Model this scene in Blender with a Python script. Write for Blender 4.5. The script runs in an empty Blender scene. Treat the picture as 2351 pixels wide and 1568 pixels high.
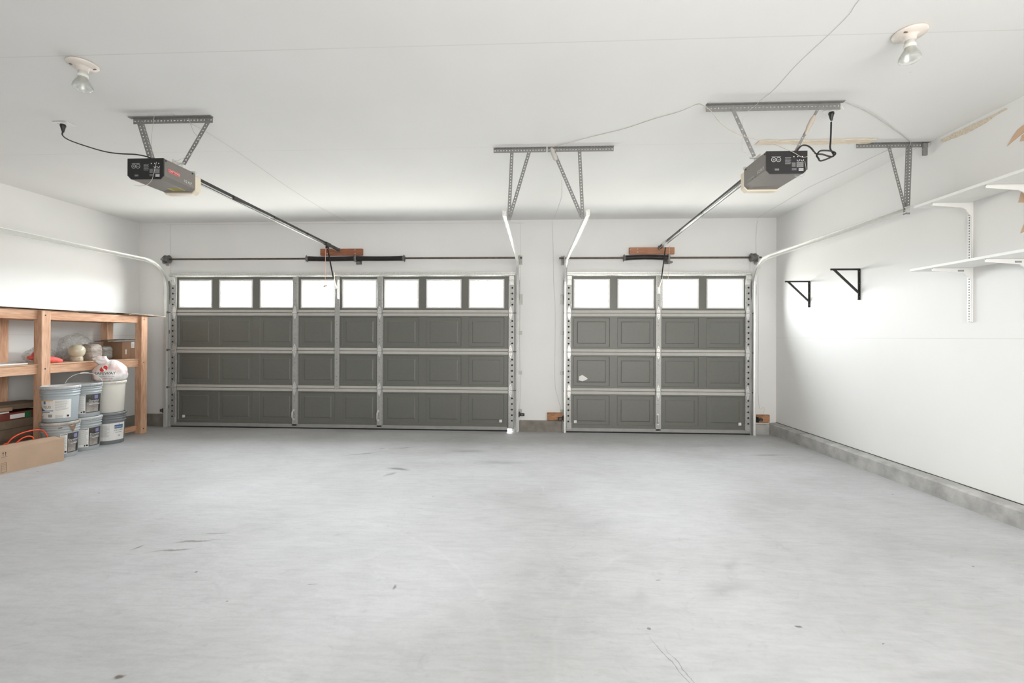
import bpy, math, random
from mathutils import Vector, Matrix, noise
R = random.Random(7)
S = bpy.context.scene
COL = S.collection
PI = math.pi

# ------------------------------------------------------------------ camera
XC, DC, ZC = 5.0826, 6.3187, 1.2677
YAW, PITCH, ROLL, FPX, CYP = 0.0484, 0.0028, 0.0041, 1045.54, 770.83
def cam_to_world(x, y, z):
    c, s = math.cos(ROLL), math.sin(ROLL); x, z = c*x - s*z, s*x + c*z
    c, s = math.cos(PITCH), math.sin(PITCH); y, z = c*y - s*z, s*y + c*z
    c, s = math.cos(YAW), math.sin(YAW); x, y = c*x - s*y, s*x + c*y
    return Vector((x, y, z))
cd = bpy.data.cameras.new('camera'); cam = bpy.data.objects.new('camera', cd); COL.objects.link(cam)
rt, up, fw = cam_to_world(1, 0, 0), cam_to_world(0, 0, 1), cam_to_world(0, 1, 0)
cam.matrix_world = Matrix(((rt.x, up.x, -fw.x, XC), (rt.y, up.y, -fw.y, -DC), (rt.z, up.z, -fw.z, ZC), (0, 0, 0, 1)))
cd.sensor_width = 36; cd.lens = FPX*36/2351; cd.shift_y = (CYP - 784)/2351; cd.clip_start = .05
S.camera = cam

# ------------------------------------------------------------------ light and exposure
SKY, GROUND, FILL = 56.0, 22.0, 172.0    # overcast sky, pale sunlit street below the horizon, added rear fill lamp
S.view_settings.view_transform = 'Standard'; S.view_settings.look = 'None'
S.view_settings.gamma = 1; S.view_settings.use_curve_mapping = False
S.view_settings.exposure = 0.0
w = bpy.data.worlds.new('sky'); S.world = w; w.use_nodes = True
bg = w.node_tree.nodes['Background']; bg.inputs[1].default_value = 1
_t = w.node_tree.nodes.new('ShaderNodeTexCoord'); _s = w.node_tree.nodes.new('ShaderNodeSeparateXYZ'); _r = w.node_tree.nodes.new('ShaderNodeMapRange'); _m = w.node_tree.nodes.new('ShaderNodeMixRGB')
_r.inputs[1].default_value = -.03; _r.inputs[2].default_value = .03
_m.inputs[1].default_value = (GROUND, GROUND*.98, GROUND*.94, 1); _m.inputs[2].default_value = (SKY*.965, SKY*.985, SKY*1.02, 1)
w.node_tree.links.new(_t.outputs['Generated'], _s.inputs[0]); w.node_tree.links.new(_s.outputs['Z'], _r.inputs[0]); w.node_tree.links.new(_r.outputs[0], _m.inputs[0]); w.node_tree.links.new(_m.outputs[0], bg.inputs[0])
def area(name, loc, rot, sx, sy, power, color=(1, 1, 1), portal=False):
    l = bpy.data.lights.new(name, 'AREA'); l.shape = 'RECTANGLE'; l.size = sx; l.size_y = sy; l.energy = power; l.color = color
    o = bpy.data.objects.new(name, l); COL.objects.link(o); o.location = loc; o.rotation_euler = rot
    if portal: l.cycles.is_portal = True
    return o
# added fill lamp, unseen behind the camera, brightens the doors and front wall
area('fill_rear', (6.6, -7.85, 1.35), (PI/2, 0, 0), 3.3, 2.3, FILL, (1, .965, .92))
area('portal', (2.33, .02, 1.87), (-PI/2, 0, 0), 4.8, .42, 1, portal=True)
area('portal', (6.77, .02, 1.87), (-PI/2, 0, 0), 2.4, .42, 1, portal=True)

# ------------------------------------------------------------------ materials
def new_mat(name):
    m = bpy.data.materials.new(name); m.use_nodes = True
    nt = m.node_tree; return m, nt, nt.nodes['Principled BSDF']
def mat(name, col, rough=.6, metal=0., var=.06, scale=12., bump=0., spec=.5, stretch=None, trans=0., alpha=1.):
    m, nt, b = new_mat(name)
    b.inputs['Roughness'].default_value = rough; b.inputs['Metallic'].default_value = metal
    b.inputs['Specular IOR Level'].default_value = spec
    b.inputs['Transmission Weight'].default_value = trans; b.inputs['Alpha'].default_value = alpha
    tc = nt.nodes.new('ShaderNodeTexCoord'); mp = nt.nodes.new('ShaderNodeMapping')
    if stretch: mp.inputs['Scale'].default_value = stretch
    nz = nt.nodes.new('ShaderNodeTexNoise'); nz.inputs['Scale'].default_value = scale; nz.inputs['Detail'].default_value = 5
    cr = nt.nodes.new('ShaderNodeValToRGB')
    c = col
    cr.color_ramp.elements[0].position = .3; cr.color_ramp.elements[1].position = .7
    cr.color_ramp.elements[0].color = (c[0]*(1-var), c[1]*(1-var), c[2]*(1-var), 1)
    cr.color_ramp.elements[1].color = (min(1, c[0]*(1+var)), min(1, c[1]*(1+var)), min(1, c[2]*(1+var)), 1)
    L = nt.links.new
    L(tc.outputs['Object'], mp.inputs[0]); L(mp.outputs[0], nz.inputs['Vector']); L(nz.outputs['Fac'], cr.inputs[0]); L(cr.outputs[0], b.inputs['Base Color'])
    if bump:
        bp = nt.nodes.new('ShaderNodeBump'); bp.inputs['Strength'].default_value = bump; bp.inputs['Distance'].default_value = .01
        n2 = nt.nodes.new('ShaderNodeTexNoise'); n2.inputs['Scale'].default_value = scale*6; n2.inputs['Detail'].default_value = 4
        L(mp.outputs[0], n2.inputs['Vector']); L(n2.outputs['Fac'], bp.inputs['Height']); L(bp.outputs[0], b.inputs['Normal'])
    return m
def wood(name, dark, light, axis='Y', scale=7.):
    m, nt, b = new_mat(name); L = nt.links.new
    tc = nt.nodes.new('ShaderNodeTexCoord'); mp = nt.nodes.new('ShaderNodeMapping')
    sc = {'X': (.12, 1, 1), 'Y': (1, .12, 1), 'Z': (1, 1, .12)}[axis]
    mp.inputs['Scale'].default_value = sc
    n1 = nt.nodes.new('ShaderNodeTexNoise'); n1.inputs['Scale'].default_value = scale*6; n1.inputs['Detail'].default_value = 6; n1.inputs['Distortion'].default_value = .25
    n2 = nt.nodes.new('ShaderNodeTexNoise'); n2.inputs['Scale'].default_value = scale*.6
    cr = nt.nodes.new('ShaderNodeValToRGB'); cr.color_ramp.elements[0].color = (*dark, 1); cr.color_ramp.elements[1].color = (*light, 1)
    cr.color_ramp.elements[0].position = .35; cr.color_ramp.elements[1].position = .62
    ad = nt.nodes.new('ShaderNodeMath'); ad.operation = 'MULTIPLY_ADD'; ad.inputs[1].default_value = .45
    L(tc.outputs['Object'], mp.inputs[0]); L(mp.outputs[0], n1.inputs['Vector']); L(mp.outputs[0], n2.inputs['Vector'])
    L(n2.outputs['Fac'], ad.inputs[0])
    m2 = nt.nodes.new('ShaderNodeMath'); m2.operation = 'MULTIPLY'; m2.inputs[1].default_value = .55; L(n1.outputs['Fac'], m2.inputs[0])
    L(m2.outputs[0], ad.inputs[2]); L(ad.outputs[0], cr.inputs[0]); L(cr.outputs[0], b.inputs['Base Color'])
    b.inputs['Roughness'].default_value = .75; b.inputs['Specular IOR Level'].default_value = .25
    return m

def drywall(name, col, lines=()):
    """painted drywall: faint mottling, small scuffs; lines = (axis, position, half width) board seams"""
    m, nt, b = new_mat(name); L = nt.links.new; N = nt.nodes.new
    tc = N('ShaderNodeTexCoord')
    n1 = N('ShaderNodeTexNoise'); n1.inputs['Scale'].default_value = 1.3; n1.inputs['Detail'].default_value = 4
    L(tc.outputs['Object'], n1.inputs['Vector'])
    cr = N('ShaderNodeValToRGB'); cr.color_ramp.elements[0].position = .3; cr.color_ramp.elements[1].position = .7
    cr.color_ramp.elements[0].color = (col[0]*.965, col[1]*.965, col[2]*.96, 1); cr.color_ramp.elements[1].color = (*col, 1)
    L(n1.outputs['Fac'], cr.inputs[0]); last = cr.outputs[0]
    v = N('ShaderNodeTexVoronoi'); v.inputs['Scale'].default_value = 2.6; L(tc.outputs['Object'], v.inputs['Vector'])
    lt = N('ShaderNodeMath'); lt.operation = 'LESS_THAN'; lt.inputs[1].default_value = .012; L(v.outputs['Distance'], lt.inputs[0])
    mx = N('ShaderNodeMixRGB'); mx.blend_type = 'MULTIPLY'; mx.inputs[2].default_value = (.72, .7, .66, 1)
    L(lt.outputs[0], mx.inputs[0]); L(last, mx.inputs[1]); last = mx.outputs[0]
    sp = N('ShaderNodeSeparateXYZ'); L(tc.outputs['Object'], sp.inputs[0])
    for ax, pos, hw in lines:
        s = N('ShaderNodeMath'); s.operation = 'SUBTRACT'; s.inputs[1].default_value = pos; L(sp.outputs[ax], s.inputs[0])
        a = N('ShaderNodeMath'); a.operation = 'ABSOLUTE'; L(s.outputs[0], a.inputs[0])
        l2 = N('ShaderNodeMath'); l2.operation = 'LESS_THAN'; l2.inputs[1].default_value = hw; L(a.outputs[0], l2.inputs[0])
        nb = N('ShaderNodeMath'); nb.operation = 'MULTIPLY'; L(l2.outputs[0], nb.inputs[0]); L(n1.outputs['Fac'], nb.inputs[1])
        mm = N('ShaderNodeMixRGB'); mm.blend_type = 'MULTIPLY'; mm.inputs[2].default_value = (.82, .81, .79, 1)
        L(nb.outputs[0], mm.inputs[0]); L(last, mm.inputs[1]); last = mm.outputs[0]
    L(last, b.inputs['Base Color'])
    b.inputs['Roughness'].default_value = .85; b.inputs['Specular IOR Level'].default_value = .2
    bp = N('ShaderNodeBump'); bp.inputs['Strength'].default_value = .12; bp.inputs['Distance'].default_value = .01
    n3 = N('ShaderNodeTexNoise'); n3.inputs['Scale'].default_value = 3.; n3.inputs['Detail'].default_value = 6; L(tc.outputs['Object'], n3.inputs['Vector'])
    L(n3.outputs['Fac'], bp.inputs['Height']); L(bp.outputs[0], b.inputs['Normal'])
    return m

def concrete_floor():
    m, nt, b = new_mat('floor_concrete'); L = nt.links.new; N = nt.nodes.new
    tc = N('ShaderNodeTexCoord')
    def nz(scale, detail, dist=0., stretch=(1, 1, 1), rot=0.):
        mp = N('ShaderNodeMapping'); mp.inputs['Scale'].default_value = stretch; mp.inputs['Rotation'].default_value = (0, 0, rot)
        L(tc.outputs['Object'], mp.inputs[0])
        n = N('ShaderNodeTexNoise'); n.inputs['Scale'].default_value = scale; n.inputs['Detail'].default_value = detail; n.inputs['Distortion'].default_value = dist
        L(mp.outputs[0], n.inputs['Vector']); return n.outputs['Fac']
    def ramp(src, p0, c0, p1, c1):
        r = N('ShaderNodeValToRGB'); r.color_ramp.elements[0].position = p0; r.color_ramp.elements[1].position = p1
        r.color_ramp.elements[0].color = (*c0, 1) if isinstance(c0, tuple) else (c0, c0, c0, 1)
        r.color_ramp.elements[1].color = (*c1, 1) if isinstance(c1, tuple) else (c1, c1, c1, 1)
        L(src, r.inputs[0]); return r.outputs[0]
    def mul(a, bb, fac=1.):
        x = N('ShaderNodeMixRGB'); x.blend_type = 'MULTIPLY'
        if isinstance(fac, float): x.inputs[0].default_value = fac
        else: L(fac, x.inputs[0])
        L(a, x.inputs[1])
        if isinstance(bb, tuple): x.inputs[2].default_value = (*bb, 1)
        else: L(bb, x.inputs[2])
        return x.outputs[0]
    col = ramp(nz(.9, 6, .4), .32, FLOOR_LO, .68, FLOOR_HI)
    col = mul(col, ramp(nz(4., 6, 1.2, (1, 2.2, 1), .25), .35, .93, .62, 1.))
    col = mul(col, ramp(nz(55., 3), .3, .965, .6, 1.))
    col = mul(col, ramp(nz(16., 6, .5, (.5, 2.6, 1), .12), .38, .94, .55, 1.))
    col = mul(col, ramp(nz(7., 8, 3.), .62, 1., .70, .93))
    # scattered dark specks and short scratches
    v = N('ShaderNodeTexVoronoi'); v.inputs['Scale'].default_value = 5.5; L(tc.outputs['Object'], v.inputs['Vector'])
    lt = N('ShaderNodeMath'); lt.operation = 'LESS_THAN'; lt.inputs[1].default_value = .045; L(v.outputs['Distance'], lt.inputs[0])
    g = N('ShaderNodeMath'); g.operation = 'GREATER_THAN'; g.inputs[1].default_value = .56; L(nz(3., 2), g.inputs[0])
    q = N('ShaderNodeMath'); q.operation = 'MULTIPLY'; L(lt.outputs[0], q.inputs[0]); L(g.outputs[0], q.inputs[1])
    col = mul(col, (.45, .43, .41), q.outputs[0])
    # stains with a shape and a place of their own: (x, y, half length, half width, angle, tone, amount)
    ST = [(3.23, -1.49, .26, .022, .5, (.45, .46, .5), .75), (3.62, -1.17, .2, .02, .45, (.45, .46, .5), .6), (3.36, -1.22, .06, .02, 0, (.4, .4, .42), .6),
          (3.8, -2.05, .17, .05, -.25, (.45, .46, .48), .8), (3.78, -2.22, .05, .12, -.4, (.6, .6, .62), .6), (4.35, -1.3, .35, .14, .1, (.7, .7, .7), .5),
          (4.75, -1.75, .5, .12, 0, (.75, .75, .76), .5), (4.0, -1.9, .9, .3, .1, (.86, .85, .84), .6),
          (3.06, -3.68, .17, .02, .25, (.5, .46, .42), .8), (3.02, -3.8, .16, .018, .3, (.5, .46, .42), .8), (3.1, -3.57, .12, .012, .2, (.55, .5, .46), .7),
          (7.6, -1.25, .3, .06, .1, (.68, .67, .65), .6), (6.02, -4.05, .30, .12, .6, (.80, .80, .80), .4), (5.6, -4.13, .12, .06, 1.2, (.86, .86, .86), .5), (6.15, -3.8, .22, .05, 1.0, (.88, .88, .88), .5),
          (3.62, -4.766, .03, .02, .5, (.3, .25, .2), .95), (3.68, -4.28, .012, .008, 0, (.4, .2, .1), .9),
          (4.41, -4.12, .012, .045, .15, (.45, .43, .4), .8), (2.79, -3.77, .015, .05, -.3, (.5, .48, .45), .7),
          (5.72, -3.98, .02, .008, 0, (.35, .33, .3), .9), (6.2, -4.33, .03, .008, 0, (.35, .33, .3), .9), (4.0, -4.12, .05, .006, 0, (.45, .43, .4), .8),
          (4.82, -.42, .16, .05, 0, (1.2, 1.18, 1.15), .4),
          (4.98, -2.60, .012, .16, 0, (1.10, 1.10, 1.10), .5), (5.16, -2.55, .012, .16, .1, (1.12, 1.12, 1.12), .6), (4.95, -2.1, .10, .25, .2, (1.05, 1.05, 1.05), .5), (5.0, -1.6, .3, .02, .1, (1.08, 1.08, 1.08), .5),
          (5.60, -4.57, .0035, .22, .35, (.55, .53, .5), .9), (5.64, -4.62, .003, .20, .3, (.6, .58, .55), .8), (7.25, -4.28, .04, .003, -.35, (.5, .42, .35), .9), (6.6, -4.6, .3, .06, .1, (.88, .88, .88), .6), (5.55, -3.25, .5, .10, .4, (.93, .93, .94), .6)]
    sp = N('ShaderNodeSeparateXYZ')
    wob = N('ShaderNodeTexNoise'); wob.inputs['Scale'].default_value = 9; wob.inputs['Detail'].default_value = 5; L(tc.outputs['Object'], wob.inputs['Vector'])
    vm = N('ShaderNodeVectorMath'); vm.operation = 'MULTIPLY_ADD'; vm.inputs[1].default_value = (.07, .07, 0); L(wob.outputs['Color'], vm.inputs[0]); L(tc.outputs['Object'], vm.inputs[2])
    for (x, y, a, bb, an, tone, amt) in ST:
        mp = N('ShaderNodeMapping'); mp.vector_type = 'TEXTURE'
        mp.inputs['Location'].default_value = (x+.035, y+.035, 0); mp.inputs['Rotation'].default_value = (0, 0, an); mp.inputs['Scale'].default_value = (a, bb, 100)
        L(vm.outputs[0], mp.inputs[0])
        gr = N('ShaderNodeTexGradient'); gr.gradient_type = 'QUADRATIC_SPHERE'; L(mp.outputs[0], gr.inputs[0])
        k = N('ShaderNodeMath'); k.operation = 'MULTIPLY'; k.use_clamp = True; k.inputs[1].default_value = amt*3.0; L(gr.outputs['Fac'], k.inputs[0])
        col = mul(col, tone, k.outputs[0])
    # tyre arcs: thin rings
    for (x, y, r, hw, tone) in [(3.3, -4.9, 1.75, .02, 1.06), (6.4, -4.6, 1.2, .02, 1.07), (5.9, -3.6, .7, .03, .95), (2.9, -4.6, 1.5, .05, .955)]:
        sb = N('ShaderNodeVectorMath'); sb.operation = 'SUBTRACT'; sb.inputs[1].default_value = (x, y, .03); L(vm.outputs[0], sb.inputs[0])
        ln = N('ShaderNodeVectorMath'); ln.operation = 'LENGTH'; L(sb.outputs[0], ln.inputs[0])
        s = N('ShaderNodeMath'); s.operation = 'SUBTRACT'; s.inputs[1].default_value = r; L(ln.outputs['Value'], s.inputs[0])
        ab = N('ShaderNodeMath'); ab.operation = 'ABSOLUTE'; L(s.outputs[0], ab.inputs[0])
        mr = N('ShaderNodeMapRange'); mr.inputs[1].default_value = 0; mr.inputs[2].default_value = hw; mr.inputs[3].default_value = .7; mr.inputs[4].default_value = 0; L(ab.outputs[0], mr.inputs[0])
        col = mul(col, (tone, tone, tone), mr.outputs[0])
    L(col, b.inputs['Base Color'])
    b.inputs['Roughness'].default_value = .55; b.inputs['Specular IOR Level'].default_value = .35
    bp = N('ShaderNodeBump'); bp.inputs['Strength'].default_value = .1; bp.inputs['Distance'].default_value = .01
    L(nz(30., 5), bp.inputs['Height']); L(bp.outputs[0], b.inputs['Normal'])
    return m

FLOOR_LO, FLOOR_HI = (.43, .43, .435), (.525, .53, .545)
WALL = (.80, .797, .787)
M = {}
M['ceiling'] = drywall('ceiling_paint', (.80, .80, .79), [(1, -3.80, .004), (1, -2.43, .003)])
M['wall'] = drywall('wall_paint', WALL)
M['wall_side'] = drywall('wall_side_paint', WALL, [(2, 1.27, .003)])
M['floor'] = concrete_floor()
M['curb'] = mat('curb_concrete', (.40, .395, .38), .85, var=.22, scale=9, bump=.5)
M['curb_dark'] = mat('curb_concrete_dark', (.235, .215, .19), .85, var=.25, scale=8, bump=.5)
M['drive'] = mat('driveway_concrete', (.45, .44, .42), .9)
M['door'] = mat('door_paint', (.132, .134, .118), .42, var=.04, scale=30, spec=.6)
M['rail'] = mat('rail_paint', (.47, .46, .43), .55, var=.04)
M['bottom_rail'] = mat('bottom_rail_steel', (.32, .32, .31), .5, .2, var=.06)
M['galv'] = mat('galvanised_steel', (.40, .40, .385), .45, .35, var=.1, scale=40)
M['galv_l'] = mat('bright_galvanised_steel', (.66, .66, .64), .35, .45, var=.14, scale=60)
M['perf'] = mat('perforated_steel', (.22, .22, .212), .55, .15, var=.12, scale=50)
M['track'] = mat('track_steel', (.70, .70, .68), .32, .5, var=.05, scale=20)
M['dark'] = mat('hole_black', (.02, .02, .02), .7, var=0)
M['rubber'] = mat('rubber_black', (.018, .018, .018), .8, var=.1)
M['black'] = mat('black_plastic', (.012, .012, .013), .35, var=.1)
M['blackmetal'] = mat('black_painted_steel', (.022, .02, .018), .4, .2, var=.25, scale=60)
M['railblack'] = mat('dark_opener_rail', (.05, .05, .048), .35, .5, var=.2, scale=30)
M['shaft'] = mat('brown_steel_shaft', (.12, .095, .08), .5, .6, var=.25, scale=25)
M['spring'] = mat('oiled_spring_steel', (.032, .028, .028), .45, .6, var=.2)
M['cast'] = mat('cast_grey_metal', (.17, .165, .16), .55, .4, var=.25, scale=40)
M['frame'] = mat('window_frame_paint', (.78, .77, .74), .5, var=.03)
M['opener'] = mat('opener_taupe_steel', (.235, .215, .20), .45, .25, var=.03)
M['lens'] = mat('cream_lens', (.80, .72, .58), .4, var=.02)
M['lamp_cream'] = mat('lampholder_porcelain', (.74, .68, .62), .35, var=.03)
M['lamp_white'] = mat('socket_white', (.75, .75, .71), .35, var=.03)
M['white'] = mat('white_enamel', (.80, .80, .78), .4, var=.02)
M['white_board'] = mat('white_melamine', (.82, .82, .80), .45, var=.02)
M['wire'] = mat('pale_bell_wire', (.52, .50, .47), .6, var=.05)
M['wire_tan'] = mat('tan_bell_wire', (.50, .44, .38), .6, var=.05)
M['cordpink'] = mat('faded_red_cord', (.80, .42, .34), .7, var=.1)
M['brownplastic'] = mat('brown_pull_knob', (.36, .22, .13), .5)
M['redwood'] = wood('reddish_stained_board', (.20, .07, .035), (.36, .15, .085), 'X')
M['orangewood'] = wood('orange_brown_board', (.32, .14, .08), (.47, .24, .15), 'X')
M['block'] = wood('rough_fir_block', (.16, .07, .035), (.50, .27, .15), 'X', 20)
M['fir_y'] = wood('fir_lumber_along', (.47, .25, .15), (.68, .44, .30), 'Y', 11)
M['fir_z'] = wood('fir_lumber_upright', (.47, .25, .15), (.68, .44, .30), 'Z', 11)
M['fir_x'] = wood('fir_lumber_across', (.47, .25, .15), (.68, .44, .30), 'X', 11)
M['ply'] = wood('plywood_deck', (.45, .27, .17), (.66, .46, .32), 'Y', 5)
M['torn'] = mat('torn_gypsum_tan', (.76, .67, .54), .9, var=.16, scale=18, bump=.6, stretch=(.6, 4, 4))
M['paper'] = mat('brown_paper_layer', (.62, .43, .30), .85, var=.06)
M['card'] = mat('corrugated_cardboard', (.43, .305, .215), .85, var=.05, scale=6)
M['card_d'] = mat('older_brown_cardboard', (.33, .20, .125), .85, var=.1, scale=6)
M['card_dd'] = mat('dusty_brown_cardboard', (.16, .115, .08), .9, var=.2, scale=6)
M['card_g'] = mat('grey_brown_cardboard_sheet', (.36, .32, .27), .9, var=.15, scale=5)
M['redbox'] = mat('dark_red_carton', (.17, .035, .025), .6, var=.1)
M['green'] = mat('green_carton_print', (.02, .12, .05), .6)
M['print_w'] = mat('white_print', (.75, .75, .75), .5, var=0)
M['print_g'] = mat('grey_print', (.30, .30, .30), .5, var=.3, scale=200)
M['print_k'] = mat('black_print', (.03, .03, .03), .5, var=0)
M['print_r'] = mat('red_print', (.60, .03, .03), .5, var=0)
M['label'] = mat('white_paper_label', (.78, .77, .74), .6, var=.02)
M['label_y'] = mat('yellow_label', (.60, .50, .08), .6, var=.05)
M['label_blue'] = mat('blue_label_print', (.08, .16, .32), .5, var=.3, scale=8)
M['label_orange'] = mat('orange_label_stripe', (.65, .36, .10), .5)
M['label_purple'] = mat('violet_label_print', (.22, .21, .42), .5)
M['label_dark'] = mat('dark_photo_label', (.07, .065, .06), .5, var=.7, scale=9)
M['label_tan'] = mat('grey_photo_label', (.33, .30, .27), .5, var=.5, scale=11)
M['pail'] = mat('grey_pail_plastic', (.40, .43, .44), .4, var=.05, scale=5)
M['pail_b'] = mat('blue_grey_pail_plastic', (.42, .47, .50), .4, var=.05, scale=5)
M['pail_d'] = mat('dark_grey_pail_plastic', (.20, .21, .22), .4, var=.05, scale=5)
M['pail_w'] = mat('cream_pail_plastic', (.74, .71, .65), .4, var=.04, scale=4)
M['pail_lid'] = mat('scuffed_grey_lid', (.52, .54, .54), .4, var=.12, scale=14)
M['pail_rust'] = mat('rusty_smeared_lid', (.46, .43, .39), .5, var=.3, scale=10)
M['rust'] = mat('brown_paint_smear', (.23, .14, .09), .6, var=.3, scale=30)
M['globe'] = mat('cream_glass_globe', (.58, .53, .40), .15, var=.08, scale=5)
M['globe_base'] = mat('cream_fixture_base', (.50, .44, .34), .5)
M['coral'] = mat('coral_red_fabric', (.72, .12, .10), .7, var=.15, scale=20, bump=.4)
M['orange'] = mat('orange_cord_rubber', (.75, .07, .02), .5, var=.05)
M['wrap'] = mat('dirty_shrink_wrap', (.36, .31, .27), .25, var=.35, scale=10, bump=.6, stretch=(1, 1, 4))
M['wrap_d'] = mat('dark_shrink_wrap', (.17, .16, .14), .25, var=.35, scale=10, bump=.6, stretch=(1, 1, 4))
M['tape'] = mat('clear_packing_tape', (.30, .19, .12), .2, var=.05)

def film(name, col, a, rough=.2):
    m, nt, b = new_mat(name)
    b.inputs['Base Color'].default_value = (*col, 1); b.inputs['Roughness'].default_value = rough; b.inputs['Alpha'].default_value = a
    n = nt.nodes.new('ShaderNodeTexNoise'); n.inputs['Scale'].default_value = 14; n.inputs['Detail'].default_value = 5; n.inputs['Distortion'].default_value = 1.5
    tc = nt.nodes.new('ShaderNodeTexCoord'); nt.links.new(tc.outputs['Object'], n.inputs['Vector'])
    bp = nt.nodes.new('ShaderNodeBump'); bp.inputs['Strength'].default_value = .8; bp.inputs['Distance'].default_value = .02
    nt.links.new(n.outputs['Fac'], bp.inputs['Height']); nt.links.new(bp.outputs[0], b.inputs['Normal'])
    mr = nt.nodes.new('ShaderNodeMapRange'); mr.inputs[1].default_value = .35; mr.inputs[2].default_value = .7; mr.inputs[3].default_value = a*.6; mr.inputs[4].default_value = min(1, a*1.5)
    nt.links.new(n.outputs['Fac'], mr.inputs[0]); nt.links.new(mr.outputs[0], b.inputs['Alpha'])
    return m
M['film'] = film('clear_plastic_film', (.62, .60, .57), .34)
M['bag'] = mat('white_carrier_bag_plastic', (.76, .70, .69), .38, var=.10, scale=9)
for n_ in M['bag'].node_tree.nodes:
    if n_.type == 'VALTORGB': n_.color_ramp.elements[0].color = (.78, .52, .50, 1); n_.color_ramp.elements[1].color = (.80, .77, .76, 1); n_.color_ramp.elements[1].position = .5
def glass_mat():
    m = bpy.data.materials.new('window_glass'); m.use_nodes = True; nt = m.node_tree; nt.nodes.clear()
    o = nt.nodes.new('ShaderNodeOutputMaterial'); t = nt.nodes.new('ShaderNodeBsdfTransparent'); g = nt.nodes.new('ShaderNodeBsdfGlossy')
    g.inputs['Roughness'].default_value = .05; t.inputs[0].default_value = (.95, .96, .95, 1)
    mx = nt.nodes.new('ShaderNodeMixShader'); mx.inputs[0].default_value = .05
    nt.links.new(t.outputs[0], mx.inputs[1]); nt.links.new(g.outputs[0], mx.inputs[2]); nt.links.new(mx.outputs[0], o.inputs[0])
    return m
M['glass'] = glass_mat()
def bulb_mat():
    m, nt, b = new_mat('bulb_glass')
    b.inputs['Base Color'].default_value = (.9, .92, .9, 1); b.inputs['Roughness'].default_value = .08; b.inputs['Alpha'].default_value = .35
    return m
M['bulb'] = bulb_mat()
M['reflector'] = mat('bulb_reflector', (.55, .56, .53), .3, .6, var=.1, scale=20)

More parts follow.
